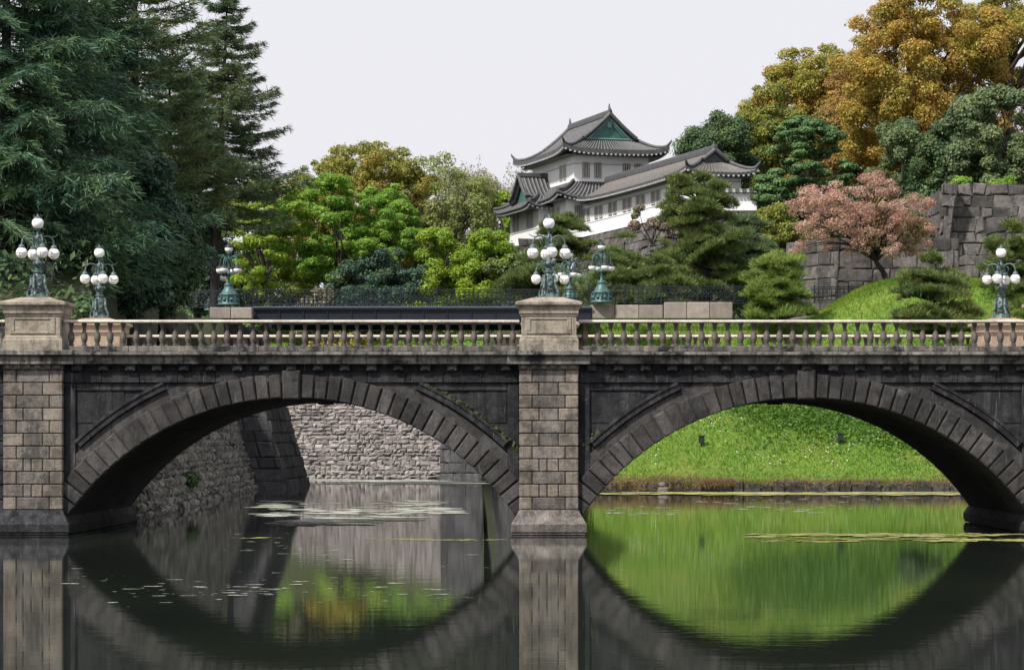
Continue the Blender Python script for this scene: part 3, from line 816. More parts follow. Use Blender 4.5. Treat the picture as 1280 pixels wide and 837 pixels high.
# balustrades
bprof = [(.085, 0), (.085, .06), (.06, .075), (.065, .1), (.1, .2), (.112, .28), (.1, .37), (.065, .46), (.048, .54), (.046, .58), (.07, .6), (.07, .63), (.05, .645), (.085, .68), (.085, .745)]
bm_ = MB(); bm_.lathe(bprof, n=10)
bal0 = bm_.build('baluster', [M['baluster']]); bal_me = bal0.data; bpy.data.objects.remove(bal0)
ZB0 = ZC1 + .19
nrear = 0
for rear in (0, 1):
    yc = .42 if not rear else YB - .42
    for a, b in ((PX_[0] + HW, -HW), (HW, PX_[2] - HW)):
        mb = MB()
        for u0, u1 in run_edges(a, b, 2.1): mb.box(u0 + .004, u1 - .004, yc - .19, yc + .19, ZC1 + .004, ZB0, 1, .02)
        cp = []
        for k in range(9):
            t = pi * k / 8; cp.append((yc - .21 * math.cos(t), ZB0 + .79 + .07 * math.sin(t)))
        cp = [(yc + .17, ZB0 + .745), (yc - .17, ZB0 + .745)] + cp
        cp = [(yc - .17, ZB0 + .745)] + [(yc - .21, ZB0 + .77)] + [(yc - .21 * math.cos(pi * k / 8), ZB0 + .79 + .06 * math.sin(pi * k / 8)) for k in range(9)] + [(yc + .21, ZB0 + .77), (yc + .17, ZB0 + .745)]
        for u0, u1 in run_edges(a, b, 2.9): mb.extrude_x(cp[::-1], u0 + .003, u1 - .003, 0)
        bal = mb.build('balustrade', [M['coping'], M['cornice']], bridge)
        n = 35; rest = MB()
        for i in range(n):
            x = a + (b - a) * (i + .5) / n
            if rear and nrear >= 30: rest.lathe(bprof, (x, yc, ZB0), 8); continue
            if rear: nrear += 1
            o = bpy.data.objects.new('baluster', bal_me); col.objects.link(o); o.parent = bal; o.location = (x, yc, ZB0)
        if rest.v: tag(rest.build('baluster_row', [M['baluster']], bal), kind='stuff')
    for a, b in ((-XE, PX_[0] - HW), (PX_[2] + HW, XE)):
        mb = MB(); mb.box(a, b, yc - .19, yc + .19, ZC1 + .004, ZB0, 1); mb.extrude_x(cp[::-1], a, b, 0); mb.box(a, b, yc - .12, yc + .12, ZB0, ZB0 + .745, 1)
        mb.build('parapet', [M['coping'], M['cornice']], bridge)
# moss on the archivolts near the middle pier
rg = np.random.default_rng(4); C = []
for ax, a0, a1, n in ((AX[0], .38, .86, 260), (AX[1], -.8, -.72, 20)):
    a = a0 + (a1 - a0) * rg.random(n) ** .8; r = RO + .02 + rg.random(n) * .12
    C.append(np.stack([ax + r * np.sin(a), .2 + rg.random(n) * .12, CZ + r * np.cos(a)], 1))
C = np.concatenate(C); np_mesh('moss', leaves(rg, C, nrm(rg.normal(size=(len(C), 3)) + np.array([0, -.6, .4])), .13, .08), 4, L['moss'], bridge)

# ================================================================== LAMPS
def arc(p0, p1, p2, p3, n=10):
    out = []
    for i in range(n + 1):
        t = i / n; a = [(1 - t) ** 3, 3 * t * (1 - t) ** 2, 3 * t * t * (1 - t), t ** 3]
        out.append(tuple(sum(a[k] * (p0, p1, p2, p3)[k][j] for k in range(4)) for j in range(3)))
    return out
def polar(r, a, z): return (r * math.cos(a), r * math.sin(a), z)
def stone_lamp():
    root = empty('street_lamp', (0, 0, 0)); rr = random.Random(8)
    mb = MB()
    mb.box(-.3, .3, -.3, .3, 0, .06, 0, .02)
    mb.lathe([(.29, .06), (.26, .1), (.2, .16), (.18, .22), (.2, .34), (.22, .48), (.2, .6), (.15, .72), (.12, .8), (.16, .84), (.16, .88), (.1, .93)], n=8, smooth=False, rot=pi / 8)
    for k in range(4):
        a = k * pi / 2 + pi / 4
        mb.tube(arc(polar(.35, a, .05), polar(.42, a, .3), polar(.22, a, .25), polar(.25, a, .6), 8) + arc(polar(.25, a, .6), polar(.28, a, .75), polar(.2, a, .78), polar(.16, a, .7), 6), [.045] * 9 + [.035] * 7, 6)
        mb.sphere(polar(.35, a, .07), .065, 8, 6); mb.sphere(polar(.21, a + pi / 4, .42), .075, 8, 6); mb.sphere(polar(.17, a + pi / 4, .62), .05, 8, 6)
        for q in range(5): mb.sphere(polar(.2 + .02 * rr.random(), a + pi / 4 + (q - 2) * .16, .22 + .1 * rr.random()), .035, 6, 5)
    mb.build('pedestal', [M['bronze']], root)
    mb = MB()
    mb.lathe([(.13, .93), (.1, .97), (.16, 1.03), (.2, 1.1), (.2, 1.15), (.1, 1.2), (.06, 1.25), (.055, 1.5), (.08, 1.55), (.055, 1.6), (.05, 1.85), (.09, 1.9), (.11, 1.96), (.06, 2.02), (.04, 2.08), (.04, 2.2), (.1, 2.24), (.1, 2.27)], n=10)
    for k in range(8):
        a = k * pi / 4; mb.tube(arc(polar(.05, a, 1.02), polar(.22, a, 1.0), polar(.26, a, 1.2), polar(.18, a, 1.2), 6), .018, 5)
    mb.build('column', [M['bronze']], root)
    for k in range(4):
        a = k * pi / 2
        mb = MB()
        mb.tube(arc(polar(.05, a, 1.82), polar(.12, a, 2.08), polar(.54, a, 2.14), polar(.53, a, 1.72), 12), [.03] * 13, 6)
        mb.tube(arc(polar(.3, a, 2.02), polar(.42, a, 1.98), polar(.58, a, 1.98), polar(.66, a, 2.08), 8), [.02, .022, .022, .02, .018, .016, .014, .012, .01], 5)
        mb.tube(arc(polar(.06, a, 1.62), polar(.28, a, 1.62), polar(.34, a, 1.9), polar(.2, a, 1.92), 8), .018, 5)
        mb.lathe([(.03, 1.74), (.07, 1.72), (.1, 1.67), (.115, 1.62), (.1, 1.6)], polar(.53, a, 0), 10)
        mb.build('arm', [M['bronze']], root)
        mb = MB(); mb.sphere(polar(.53, a, 1.46), .185, 18, 12); g = mb.build('globe', [M['globe']], root)
        mb = MB(); c = polar(.53, a, 1.46)
        for pl in range(2):
            mb.tube([(c[0] + .187 * math.cos(t) * (1 if pl == 0 else math.cos(.9)), c[1] + (.187 * math.cos(t) * math.sin(.9) if pl else .0), c[2] + .187 * math.sin(t)) if pl else (c[0] + .187 * math.cos(t), c[1] + .187 * math.sin(t), c[2] - .01) for t in [2 * pi * q / 20 for q in range(21)]], .005, 4)
        mb.lathe([(.03, -.215), (.02, -.2), (.045, -.18)], c, 8)
        mb.build('wire_band', [M['bronze']], g)
    mb = MB(); mb.sphere((0, 0, 2.43), .19, 18, 12); g = mb.build('globe', [M['globe']], root)
    mb = MB(); mb.lathe([(.11, 2.58), (.13, 2.61), (.07, 2.64), (.03, 2.66), (.03, 2.7), (.005, 2.74)], n=10)
    for k in range(6): mb.tube([polar(.12, k * pi / 3, 2.6), polar(.15, k * pi / 3, 2.66), polar(.12, k * pi / 3, 2.7)], .014, 4)
    mb.build('finial', [M['bronze']], g)
    return root
ZPED = ZC1 + .05 + 1.72
lamp = stone_lamp(); sl_specs = [
    (PX_[0], .82, 27, 'bronze lamp with white globes on the front left stone pedestal'),
    (PX_[0], YB - .82, 24, 'bronze lamp with white globes beside the dark trees on the rear left pedestal'),
    (PX_[1], .82, 10, 'tall green bronze globe lamp on the middle stone pedestal'),
    (PX_[1], YB - .82, 13, 'bronze globe lamp mostly hidden behind the middle pedestal lamp'),
    (PX_[2], YB - .82, -25, 'bronze globe lamp beside the shrubs at the right edge'),
    (PX_[2], .82, 15, 'bronze globe lamp on the front right stone pedestal')]
for i, (x, y, a, lb) in enumerate(sl_specs[:5]):
    o = lamp if i == 0 else copy_tree(lamp)
    o.location = (BX + x, 85 + y, ZPED - .02 - (.15 if y > 3 else 0)); o.rotation_euler = (0, 0, R(a)); tag(o, lb, 'lamp', 'globe lamps on the stone bridge')

def iron_lamp():
    root = empty('street_lamp', (0, 0, 0)); mb = MB()
    mb.lathe([(.68, 0), (.68, .1), (.6, .14), (.56, .5), (.6, .6), (.62, .66), (.5, .72), (.42, .85), (.3, 1.05), (.26, 1.2), (.3, 1.26), (.26, 1.32), (.15, 1.38)], n=12)
    for k in range(8):
        a = k * pi / 4; mb.sphere(polar(.57, a, .32), .12, 8, 6); mb.tube(arc(polar(.62, a + .39, .12), polar(.72, a + .39, .4), polar(.55, a + .39, .5), polar(.62, a + .39, .6), 6), .04, 5)
    mb.build('pedestal', [M['verdigris']], root)
    mb = MB(); mb.lathe([(.15, 1.38), (.1, 1.45), (.08, 1.9), (.13, 1.95), (.08, 2.0), (.07, 2.7), (.14, 2.8), (.08, 2.95), (.07, 3.15), (.15, 3.22), (.13, 3.27)], n=10); mb.build('column', [M['verdigris']], root)
    for k in range(4):
        a = k * pi / 2; mb = MB()
        mb.tube(arc(polar(.06, a, 2.7), polar(.2, a, 3.2), polar(.66, a, 3.1), polar(.62, a, 2.5), 12), .04, 6)
        mb.tube(arc(polar(.06, a, 2.3), polar(.4, a, 2.2), polar(.5, a, 2.8), polar(.25, a, 2.85), 10), .03, 5)
        mb.tube(arc(polar(.25, a, 2.95), polar(.45, a, 3.25), polar(.6, a, 3.05), polar(.75, a, 3.12), 8), .025, 5)
        mb.build('arm', [M['verdigris']], root)
        mb = MB(); mb.sphere(polar(.62, a, 2.2), .25, 16, 10, 0, 1.0); g = mb.build('globe', [M['globe']], root)
        mb = MB(); mb.lathe([(.258, 2.27), (.262, 2.31), (.19, 2.4), (.1, 2.46), (.05, 2.52)], polar(.62, a, 0), 14); mb.build('cap', [M['globecap']], g)
    mb = MB(); mb.sphere((0, 0, 3.5), .25, 16, 10); g = mb.build('globe', [M['globe']], root)
    mb = MB(); mb.lathe([(.258, 3.57), (.262, 3.61), (.19, 3.7), (.08, 3.78), (.03, 3.9)], n=14); mb.build('cap', [M['globecap']], g)
    return root
il = iron_lamp()
for i, (px, py, Y, a, lb) in enumerate([
    (752, 378, 166, 20, 'verdigris lamp on the iron bridge right of the middle pedestal'),
    (712, 384, 176, 28, 'verdigris lamp partly hidden right behind the middle pedestal lamp'),
    (286, 381, 166, -22, 'globe lamp nearest the iron railing before the bright maple'),
    (268, 388, 176, 35, 'globe lamp half hidden by leaves at the left end of the iron bridge')]):
    o = il if i == 0 else copy_tree(il)
    o.location = P(px, py, Y); o.rotation_euler = (0, 0, R(a)); tag(o, lb, 'lamp', 'globe lamps on the iron bridge')

# ================================================================== IRON BRIDGE BEHIND
ZD = PZ(384, 166)
ib = empty('iron_bridge', (-19.2, 166, 0)); tag(ib, 'dark blue iron girder bridge with lacy railing behind the stone bridge', 'bridge')
mb = MB(); Wd = 21.2
for yy in (0, 9.4):
    mb.box(0, Wd, yy, yy + .25, ZD - .95, ZD - .16, 0); mb.box(0, Wd, yy - .12, yy + .37, ZD - 1.05, ZD - .953, 0); mb.box(0, Wd, yy - .15, yy + .37, ZD - .157, ZD - .03, 0)
    for k in range(15): mb.box(k * 1.5 + .1, k * 1.5 + .16, yy - .08, yy - .003, ZD - .95, ZD - .16, 0)
mb.build('girder', [M['iron']], ib)
mb = MB(); mb.box(0, Wd, .3, 9.3, ZD - .4, ZD - .05, 0); mb.build('deck', [M['iron']], ib)
mb = MB()
for yy in (-.2, 9.62): mb.box(0, Wd, yy, yy + .06, ZD - .03, ZD + .05, 0)
mb.build('kerb', [M['ironedge']], ib)
def rail_panel():
    mb = MB(); wl = 2.3
    for z in (.06, .2, .98, 1.1): mb.tube([(0, 0, z), (wl, 0, z)], .022 if z < 1.05 else .032, 5)
    mb.box(-.04, .04, -.04, .04, 0, 1.16); mb.sphere((0, 0, 1.2), .06, 8, 6)
    n = 8
    for k in range(n):
        x = wl * (k + .5) / n
        for z, r in ((.34, .12), (.6, .13), (.85, .12)):
            mb.tube([(x + r * math.cos(t), 0, z + r * math.sin(t)) for t in [2 * pi * q / 8 for q in range(9)]], .014, 4)
        mb.sphere((x, 0, .6), .055, 6, 4); mb.sphere((x + wl / n / 2, 0, .47), .05, 6, 4); mb.sphere((x + wl / n / 2, 0, .73), .05, 6, 4)
        mb.tube([(x + wl / n / 2, 0, .06), (x + wl / n / 2, 0, 1.1)], .013, 4)
    return mb
rp = rail_panel().build('railing_panel', [M['iron']], ib); rp.location = (0, .05, ZD)
for yy in (.05, 9.6):
    for k in range(9):
        if yy < 1 and k == 0: continue
        c = rp.copy(); col.objects.link(c); c.parent = ib; c.location = (k * 2.3, yy, ZD)
# railings on the banks either side
def bank_rail(name, label, x0, n, Y, z):
    r = empty(name, (x0, Y, z)); tag(r, label, 'railing')
    for k in range(n):
        c = rp.copy(); col.objects.link(c); c.parent = r; c.location = (k * 2.3, 0, 0); c.name = 'railing_panel'
bank_rail('iron_railing', 'dark iron railing left of the iron bridge under the conifers', -25.9, 3, 166.3, ZD - .05)
bank_rail('iron_railing', 'dark iron railing above the pale stone kerb in front of the pines', 1.8, 5, 168.0, PZ(380, 168))
bank_rail('iron_railing', 'short dark iron railing between the low castle wall and the grass mound', PXm(1018, 179), 2, 179.0, PZ(379, 179))
# pale stone kerbs at both ends
def kerb(name, label, x0, x1, Y, z0, z1, n, mat):
    mb = MB()
    for u0, u1 in run_edges(x0, x1, (x1 - x0) / n): mb.box(u0 + .012, u1 - .012, Y, Y + .7, z0, z1, 0, .035)
    tag(mb.build(name, [mat]), label, 'stone kerb')
M['kerbpale'] = stone('pale_kerb', (.42, .36, .31), (.34, .3, .27), (.12, .11, .1), .3, .2, .2, .3)
kerb('stone_kerb', 'row of three pale stone kerb blocks right of the middle pedestal', PXm(738, 166), PXm(829, 166), 166, PZ(398, 166), PZ(381, 166), 3, M['kerbpale'])
kerb('stone_kerb', 'slightly taller row of pale kerb blocks below the pines', PXm(830, 163), PXm(916, 163), 163, PZ(398, 163), PZ(377.5, 163), 3, M['kerbpale'])
kerb('stone_kerb', 'pair of pale stone kerb blocks at the left end of the iron bridge', PXm(262, 165), PXm(315, 165), 165, PZ(398, 165), PZ(384, 165), 2, M['kerbpale'])

# ================================================================== CASTLE
KA = math.atan2(-.953, .304)                       # +x of the keep frame runs along the gallery, towards the camera
CK = Vector((PXm(717, 235), 235, 0))               # near corner of the upper storey
dA = Vector((.304, -.953, 0)); dB = Vector((.953, .304, 0))
ZG = 20.9
# keep frame: u along dA (towards camera), v along dB (to the right); local x = u, local y = v
def roof_sheet(mb, fn, n_rib, m_, mi_flat=0, mi_rib=1, rib=.06):
    """tiled slope: fn(s, t) -> point, s along the eave, t from eave to ridge; raised tile ribs run down the slope"""
    N4 = n_rib * 4
    rows_ = [[Vector(fn(i / N4, j / m_)) for j in range(m_ + 1)] for i in range(N4 + 1)]
    for i in range(N4 + 1):
        up = rib if i % 4 in (1, 2) else 0
        if up:
            for p in rows_[i]: p.z += up
    for i in range(N4):
        mi = mi_rib if i % 4 == 1 else mi_flat
        a, b = rows_[i], rows_[i + 1]
        mb.add(a + b, [(j, m_ + 1 + j, m_ + 2 + j, j + 1) for j in range(m_)], mi)
def irimoya(root, u0, u1, v0, v1, ze, zr, inset, gfrac, lift, ribs, mats, gable_ends=(1, 1), pw=1.55, thick=.34, gm='gable'):
    """hip-and-gable roof over the eave rectangle; ridge along u"""
    uc, vc = (u0 + u1) / 2, (v0 + v1) / 2; a, b = (u1 - u0) / 2, (v1 - v0) / 2
    dg = b * gfrac
    def f(d): return ze + (zr - ze) * (1 - d / b) ** pw
    def ext(d, end):                                # half length at distance d from the ridge line, for each end
        ag = a - inset if gable_ends[0 if end < 0 else 1] else a
        if d <= dg: return ag + (.35 if gable_ends[0 if end < 0 else 1] else 0)
        return ag + (a - ag) * (d - dg) / (b - dg)
    def lf(u, v): 
        e = min(1, max(abs(u) / a, 0)); g = min(1, abs(v) / b); k = min(e, 1) ** 7 * g ** 3 + g ** 7 * e ** 3
        return lift * k * .5
    mb = MB()
    m_ = 14
    for sv in (-1, 1):
        def fn(s, t):
            d = b * (1 - t); lo, hi = -ext(d, -1), ext(d, 1); u = lo + (hi - lo) * s
            return (uc + u, vc + sv * d, f(d) + lf(u, d))
        roof_sheet(mb, fn, int(ribs * a / max(a, b)), m_)
    for k, en in ((0, -1), (1, 1)):
        if not gable_ends[k]: continue
        ag = a - inset
        def fn2(s, t):
            d = b + (dg - b) * t; u = a + (ag - a) * t; v = -d + 2 * d * s
            return (uc + en * u, vc + v, f(d) + lf(u, v))
        roof_sheet(mb, fn2, int(ribs * b / max(a, b)), 6)
    roof = mb.build('roof', mats, root)
    # eave board with white rafter ends under the tiles
    mb = MB(); N = 40
    def rim(s):                                     # walk round the eave rectangle
        s4 = s * 4 % 4; q = int(s4); t = s4 - q
        return [(-a + 2 * a * t, -b), (a, -b + 2 * b * t), (a - 2 * a * t, b), (-a, b - 2 * b * t)][q]
    seq = [rim(i / (N * 4)) for i in range(N * 4)]
    rings = []
    for (u, v) in seq:
        z = ze + lf(u, v); k = .93; ui, vi = u - math.copysign(.9, u) * min(1, abs(u) / a) ** 6 * 1, v - math.copysign(.9, v) * min(1, abs(v) / b) ** 6
        rings.append([(uc + u, vc + v, z + .03), (uc + u, vc + v, z - thick), (uc + ui, vc + vi, z - thick - .1)])
    n = len(rings); vs_ = [p for r in rings for p in r]; fs1 = []; fs2 = []
    for i in range(n):
        j = (i + 1) % n; fs1.append((i * 3, j * 3, j * 3 + 1, i * 3 + 1)); fs2.append((i * 3 + 1, j * 3 + 1, j * 3 + 2, i * 3 + 2))
    mb.add(vs_, fs1, 0); mb.add(vs_, fs2, 1)
    # soffit
    mb.add([(uc - a + .5, vc - b + .5, ze - thick - .08), (uc + a - .5, vc - b + .5, ze - thick - .08), (uc + a - .5, vc + b - .5, ze - thick - .08), (uc - a + .5, vc + b - .5, ze - thick - .08)], [(0, 3, 2, 1)], 1)
    # rafter ends
    tot = 2 * (2 * a + 2 * b)
    for i in range(int(4 * (a + b) / .42)):
        s = i / int(4 * (a + b) / .42); L_ = s * 4 * (a + b)
        if L_ < 2 * a: u, v, ax_ = -a + L_, -b, 1
        elif L_ < 2 * a + 2 * b: u, v, ax_ = a, -b + (L_ - 2 * a), 0
        elif L_ < 4 * a + 2 * b: u, v, ax_ = a - (L_ - 2 * a - 2 * b), b, 1
        else: u, v, ax_ = -a, b - (L_ - 4 * a - 2 * b), 0
        z = ze + lf(u, v) - thick
        ou, ov = (0, math.copysign(.03, v)) if ax_ else (math.copysign(.03, u), 0)
        mb.box(uc + u - .07 - ou, uc + u + .07 - ou, vc + v - .07 - ov, vc + v + .07 - ov, z - .11, z + .02, 2)
    mb.build('eaves', [M['ridge'], M['wood'], M['rafter']], roof)
    # ridges
    mb = MB()
    ag0 = a - inset if gable_ends[0] else a; ag1 = a - inset if gable_ends[1] else a
    mb.box(uc - ag0 - .4, uc + ag1 + .4, vc - .2, vc + .2, zr - .1, zr + .34, 0, .06); mb.tube([(uc - ag0 - .45, vc, zr + .38), (uc + ag1 + .45, vc, zr + .38)], .13, 8)
    for k, en in ((0, -1), (1, 1)):
        if not gable_ends[k]: continue
        ag = a - inset
        for sv in (-1, 1):
            pts = [(uc + en * (ag + .3), vc + sv * dg * t, f(dg * t) + .12) for t in (0, .2, .4, .6, .8, 1)]
            mb.tube(pts, [.2] * 6, 6)
            pts = []
            for t in (0, .2, .4, .6, .8, .93, 1):
                u, v = ag + (a - ag) * t, dg + (b - dg) * t
                pts.append((uc + en * u, vc + sv * v, f(v) + lf(u, v) + .12 + (.16 if t == 1 else 0)))
            mb.tube(pts, [.17] * 6 + [.1], 6)
            e = Vector(pts[-1]); mb.tube([e, e + Vector((en * .12, sv * .1, .15)), e + Vector((en * .14, sv * .11, .32))], [.12, .08, .03], 5)
    mb.build('ridge', [M['ridge']], roof)
    for k, en in ((0, -1), (1, 1)):
        if not gable_ends[k]: continue
        ag = a - inset; n = 10; mb = MB()
        prof = [(dg * q / n, f(dg * abs(q) / n)) for q in range(-n, n + 1)]
        prof = [(v, z - .05) for v, z in prof]
        vs_ = [(uc + en * ag, vc + v, z) for v, z in prof] + [(uc + en * ag, vc + v, f(dg) - .05) for v, z in prof]
        mb.add(vs_, [(i, i + 1, 2 * n + 2 + i, 2 * n + 1 + i) for i in range(2 * n)], 0)
        for off, rr_, mi in ((.16, .13, 1), (.3, .07, 0), (.42, .05, 1)):
            mb.tube([(uc + en * (ag + .1), vc + v * (1 - off * .35), z - off) for v, z in prof if z - off > f(dg) - .1], rr_, 5, mi)
        mb.tube([(uc + en * (ag + .12), vc - dg * .95, f(dg) + .05), (uc + en * (ag + .12), vc + dg * .95, f(dg) + .05)], .08, 5, 1)
        mb.box(uc + en * (ag + .12) - .06, uc + en * (ag + .12) + .06, vc - .22, vc + .22, zr - 1.15, zr - .55, 1, .05)
        mb.build('gable', [M[gm], M['gableb' if gm == 'gable' else 'ridge']], roof)
    return roof
def fish(root_roof, u, v, z, s=1.0):
    mb = MB()
    mb.tube([(u, v, z), (u + .05 * s, v, z + .35 * s), (u - .1 * s, v, z + .7 * s), (u - .02 * s, v, z + 1.05 * s)], [.22 * s, .2 * s, .12 * s, .03], 7)
    mb.tube([(u - .1 * s, v, z + .65 * s), (u - .28 * s, v, z + .95 * s)], [.08 * s, .02], 5); mb.tube([(u + .05 * s, v, z + .35 * s), (u + .25 * s, v, z + .5 * s)], [.07 * s, .02], 5)
    mb.build('ridge_finial', [M['ridge']], root_roof)
def window(parent, c, axis, w_, h_, out):
    """barred opening: axis 0 lies along u, 1 along v; out = outward sign"""
    mb = MB()
    def bx(a0, a1, d0, d1, z0, z1, mi):
        if axis == 0: mb.box(c[0] + a0, c[0] + a1, c[1] + out * d0 if out > 0 else c[1] - d1, c[1] + d1 if out > 0 else c[1] - d0, c[2] + z0, c[2] + z1, mi)
        else: mb.box(c[0] + out * d0 if out > 0 else c[0] - d1, c[0] + d1 if out > 0 else c[0] - d0, c[1] + a0, c[1] + a1, c[2] + z0, c[2] + z1, mi)
    bx(-w_ / 2, w_ / 2, .004, .02, 0, h_, 1)
    bx(-w_ / 2 - .06, -w_ / 2, .004, .07, -.05, h_ + .05, 0); bx(w_ / 2, w_ / 2 + .06, .004, .07, -.05, h_ + .05, 0)
    bx(-w_ / 2, w_ / 2, .004, .07, h_, h_ + .05, 0); bx(-w_ / 2, w_ / 2, .004, .09, -.06, 0, 0)
    for k in range(3):
        x = -w_ / 2 + w_ * (k + .5) / 3; bx(x - .045, x + .045, .022, .06, 0, h_, 0)
    return mb.build('window', [M['winbar'], M['windark']], parent)

keep = empty('castle_keep', (CK.x, CK.y, 0), KA)
tag(keep, 'white two storey castle keep with upturned grey tiled roofs on the hill', 'castle tower')
# local frame after rotation KA: +x = dA (u); +y = dA rotated 90 deg = dB  (v)
LU, LV = 12.4, 7.06                                 # upper storey: u in [-LU, 0], v in [0, LV]
wall = MB(); wall.box(-LU, 0, 0, LV, 25.0, 28.75)
wall.box(-LU - 1.1, 1.0, -1.0, LV + 1, ZG, 24.6)
wall.box(-LU - .6, -4.0, -2.0, -1.004, ZG, 24.3)       # projecting bay
for (u0, u1, v0, v1, z) in ((-LU, 0, 0, LV, 27.45), (-LU - 1.1, 1.0, -1, LV + 1, 22.0)):
    wall.box(u0 - .02, u1 + .02, v0 - .02, v1 + .02, z, z + .07, 1)
wall.box(-LU - .62, -3.98, -2.02, -1.03, 22.0, 22.07, 1)
kw = wall.build('wall', [M['plaster'], M['plasterline']], keep)
KZ = 28.62
rf = irimoya(keep, -LU - 1.5, 1.5, -1.45, LV + 1.45, KZ, 31.95, 2.1, .50, .5, 46, [M['tile'], M['tilerib']])
fish(rf, -LU - 1.5 + 2.0, LV / 2, 32.2, .75); fish(rf, 1.5 - 2.0, LV / 2, 32.2, .75)
# skirt roof round the foot of the upper storey
def skirt(root, u0, u1, v0, v1, iu0, iu1, iv0, iv1, ze, zt_, lift, ribs, name='roof'):
    mb = MB(); a, b, uc, vc = (u1 - u0) / 2, (v1 - v0) / 2, (u0 + u1) / 2, (v0 + v1) / 2
    def prof(t): return .62 * t + .38 * t * t
    def lf(e, t): return lift * abs(2 * e - 1) ** 6 * (1 - t) ** 2
    C4 = [((u0, v0), (u1, v0), (iu0, iv0), (iu1, iv0)), ((u1, v0), (u1, v1), (iu1, iv0), (iu1, iv1)), ((u1, v1), (u0, v1), (iu1, iv1), (iu0, iv1)), ((u0, v1), (u0, v0), (iu0, iv1), (iu0, iv0))]
    for p, q, ip, iq in C4:
        n = int(math.hypot(q[0] - p[0], q[1] - p[1]) / .4)
        def fn(s, t, p=p, q=q, ip=ip, iq=iq):
            e0, e1 = (p[0] + (q[0] - p[0]) * s, p[1] + (q[1] - p[1]) * s), (ip[0] + (iq[0] - ip[0]) * s, ip[1] + (iq[1] - ip[1]) * s)
            return (e0[0] + (e1[0] - e0[0]) * t, e0[1] + (e1[1] - e0[1]) * t, ze + (zt_ - ze) * prof(t) + lf(s, t))
        roof_sheet(mb, fn, n, 6)
    r = mb.build(name, [M['tile'], M['tilerib']], root); mb = MB()
    for p, q, ip, iq in C4:
        pts = [(p[0] + (q[0] - p[0]) * s, p[1] + (q[1] - p[1]) * s, ze + lf(s, 0) - .07) for s in [i / 16 for i in range(17)]]
        mb.tube(pts, .13, 6, 0)
        pts = [(p[0] + (ip[0] - p[0]) * t, p[1] + (ip[1] - p[1]) * t, ze + (zt_ - ze) * prof(t) + lf(0, t) + .12) for t in (0, .25, .5, .75, 1)]
        mb.tube(pts, .16, 6, 0)
        n = int(math.hypot(q[0] - p[0], q[1] - p[1]) / .42)
        for i in range(n):
            s = (i + .5) / n; x, y = p[0] + (q[0] - p[0]) * s, p[1] + (q[1] - p[1]) * s
            x += (uc - x) / a * .12; y += (vc - y) / b * .12
            mb.box(x - .09, x + .09, y - .09, y + .09, ze + lf(s, 0) - .34, ze + lf(s, 0) - .19, 1)
    mb.add([(u0 + .25, v0 + .25, ze - .2), (u1 - .25, v0 + .25, ze - .2), (u1 - .25, v1 - .25, ze - .2), (u0 + .25, v1 - .25, ze - .2)], [(0, 3, 2, 1)], 2)
    mb.build('eaves', [M['ridge'], M['plaster'], M['wood']], r)
    return r
skirt(keep, -LU - 2.3, 2.2, -2.2, LV + 2.2, -LU - .02, .02, -.02, LV + .02, 24.35, 25.9, .5, 30)
# gabled bay roof: ridge along v, gable looking left
def bay_roof():
    mb = MB(); uc, hb = -7.8, 2.9; vf, vb = -2.75, .6; ze, zr = 24.75, 27.0
    def f(d): return ze + (zr - ze) * (1 - d / hb) ** 1.5
    for su in (-1, 1):
        def fn(s, t):
            d = hb * (1 - t); v = (vf + .0) + (vb - vf) * s
            return (uc + su * d, v, f(d) + .35 * (1 - s) ** 5 * (1 - t) ** 2)
        roof_sheet(mb, fn, 9, 12)
    r = mb.build('roof', [M['tile'], M['tilerib']], keep)
    mb = MB(); n = 10
    prof = [(hb * q / n, f(hb * abs(q) / n)) for q in range(-n, n + 1)]
    mb.box(uc - .2, uc + .2, vf - .1, vb, zr - .08, zr + .34, 0, .06)
    mb.tube([(uc + u, vf, z + .1 + (.3 if abs(u) > hb * .95 else 0)) for u, z in prof], .18, 6, 0); mb.tube([(uc + u, vf + .25, z - .1) for u, z in prof], .14, 6, 1)
    for su in (-1, 1): mb.tube([(uc + su * hb, vf, ze - .05), (uc + su * hb, vb, ze - .05)], .13, 6, 0)
    mb.build('ridge', [M['ridge'], M['wood']], r); mb = MB()
    vs_ = [(uc + u, vf + .45, z - .05) for u, z in prof] + [(uc + u, vf + .45, ze - .3) for u, z in prof]
    mb.add(vs_, [(i + 1, i, 2 * n + 1 + i, 2 * n + 2 + i) for i in range(2 * n)], 0)
    mb.build('gable', [M['gable']], r)
skirt(keep, -LU - 1.7, -2.9, -3.2, .5, -10.9, -4.7, -1.9, .48, 24.0, 25.0, .4, 30)
bay_roof()
# windows (axis 0: on the long left face looking -v; axis 1: on the gable face looking +u)
for u in (-3.6, -2.5): window(keep, (u, 0, 26.35), 0, .62, 1.25, -1)
for v in (1.15, 2.25, 4.95, 6.05): window(keep, (0, v, 26.3), 1, .62, 1.3, 1)
for u in (-11.6, -10.5, -7.2, -6.1): window(keep, (u, -2.0, 22.35), 0, .6, 1.3, -1)
for u in (-2.6, -1.3): window(keep, (u, -1.0, 22.35), 0, .6, 1.3, -1)
window(keep, (1.0, .1, 22.35), 1, .6, 1.3, 1)

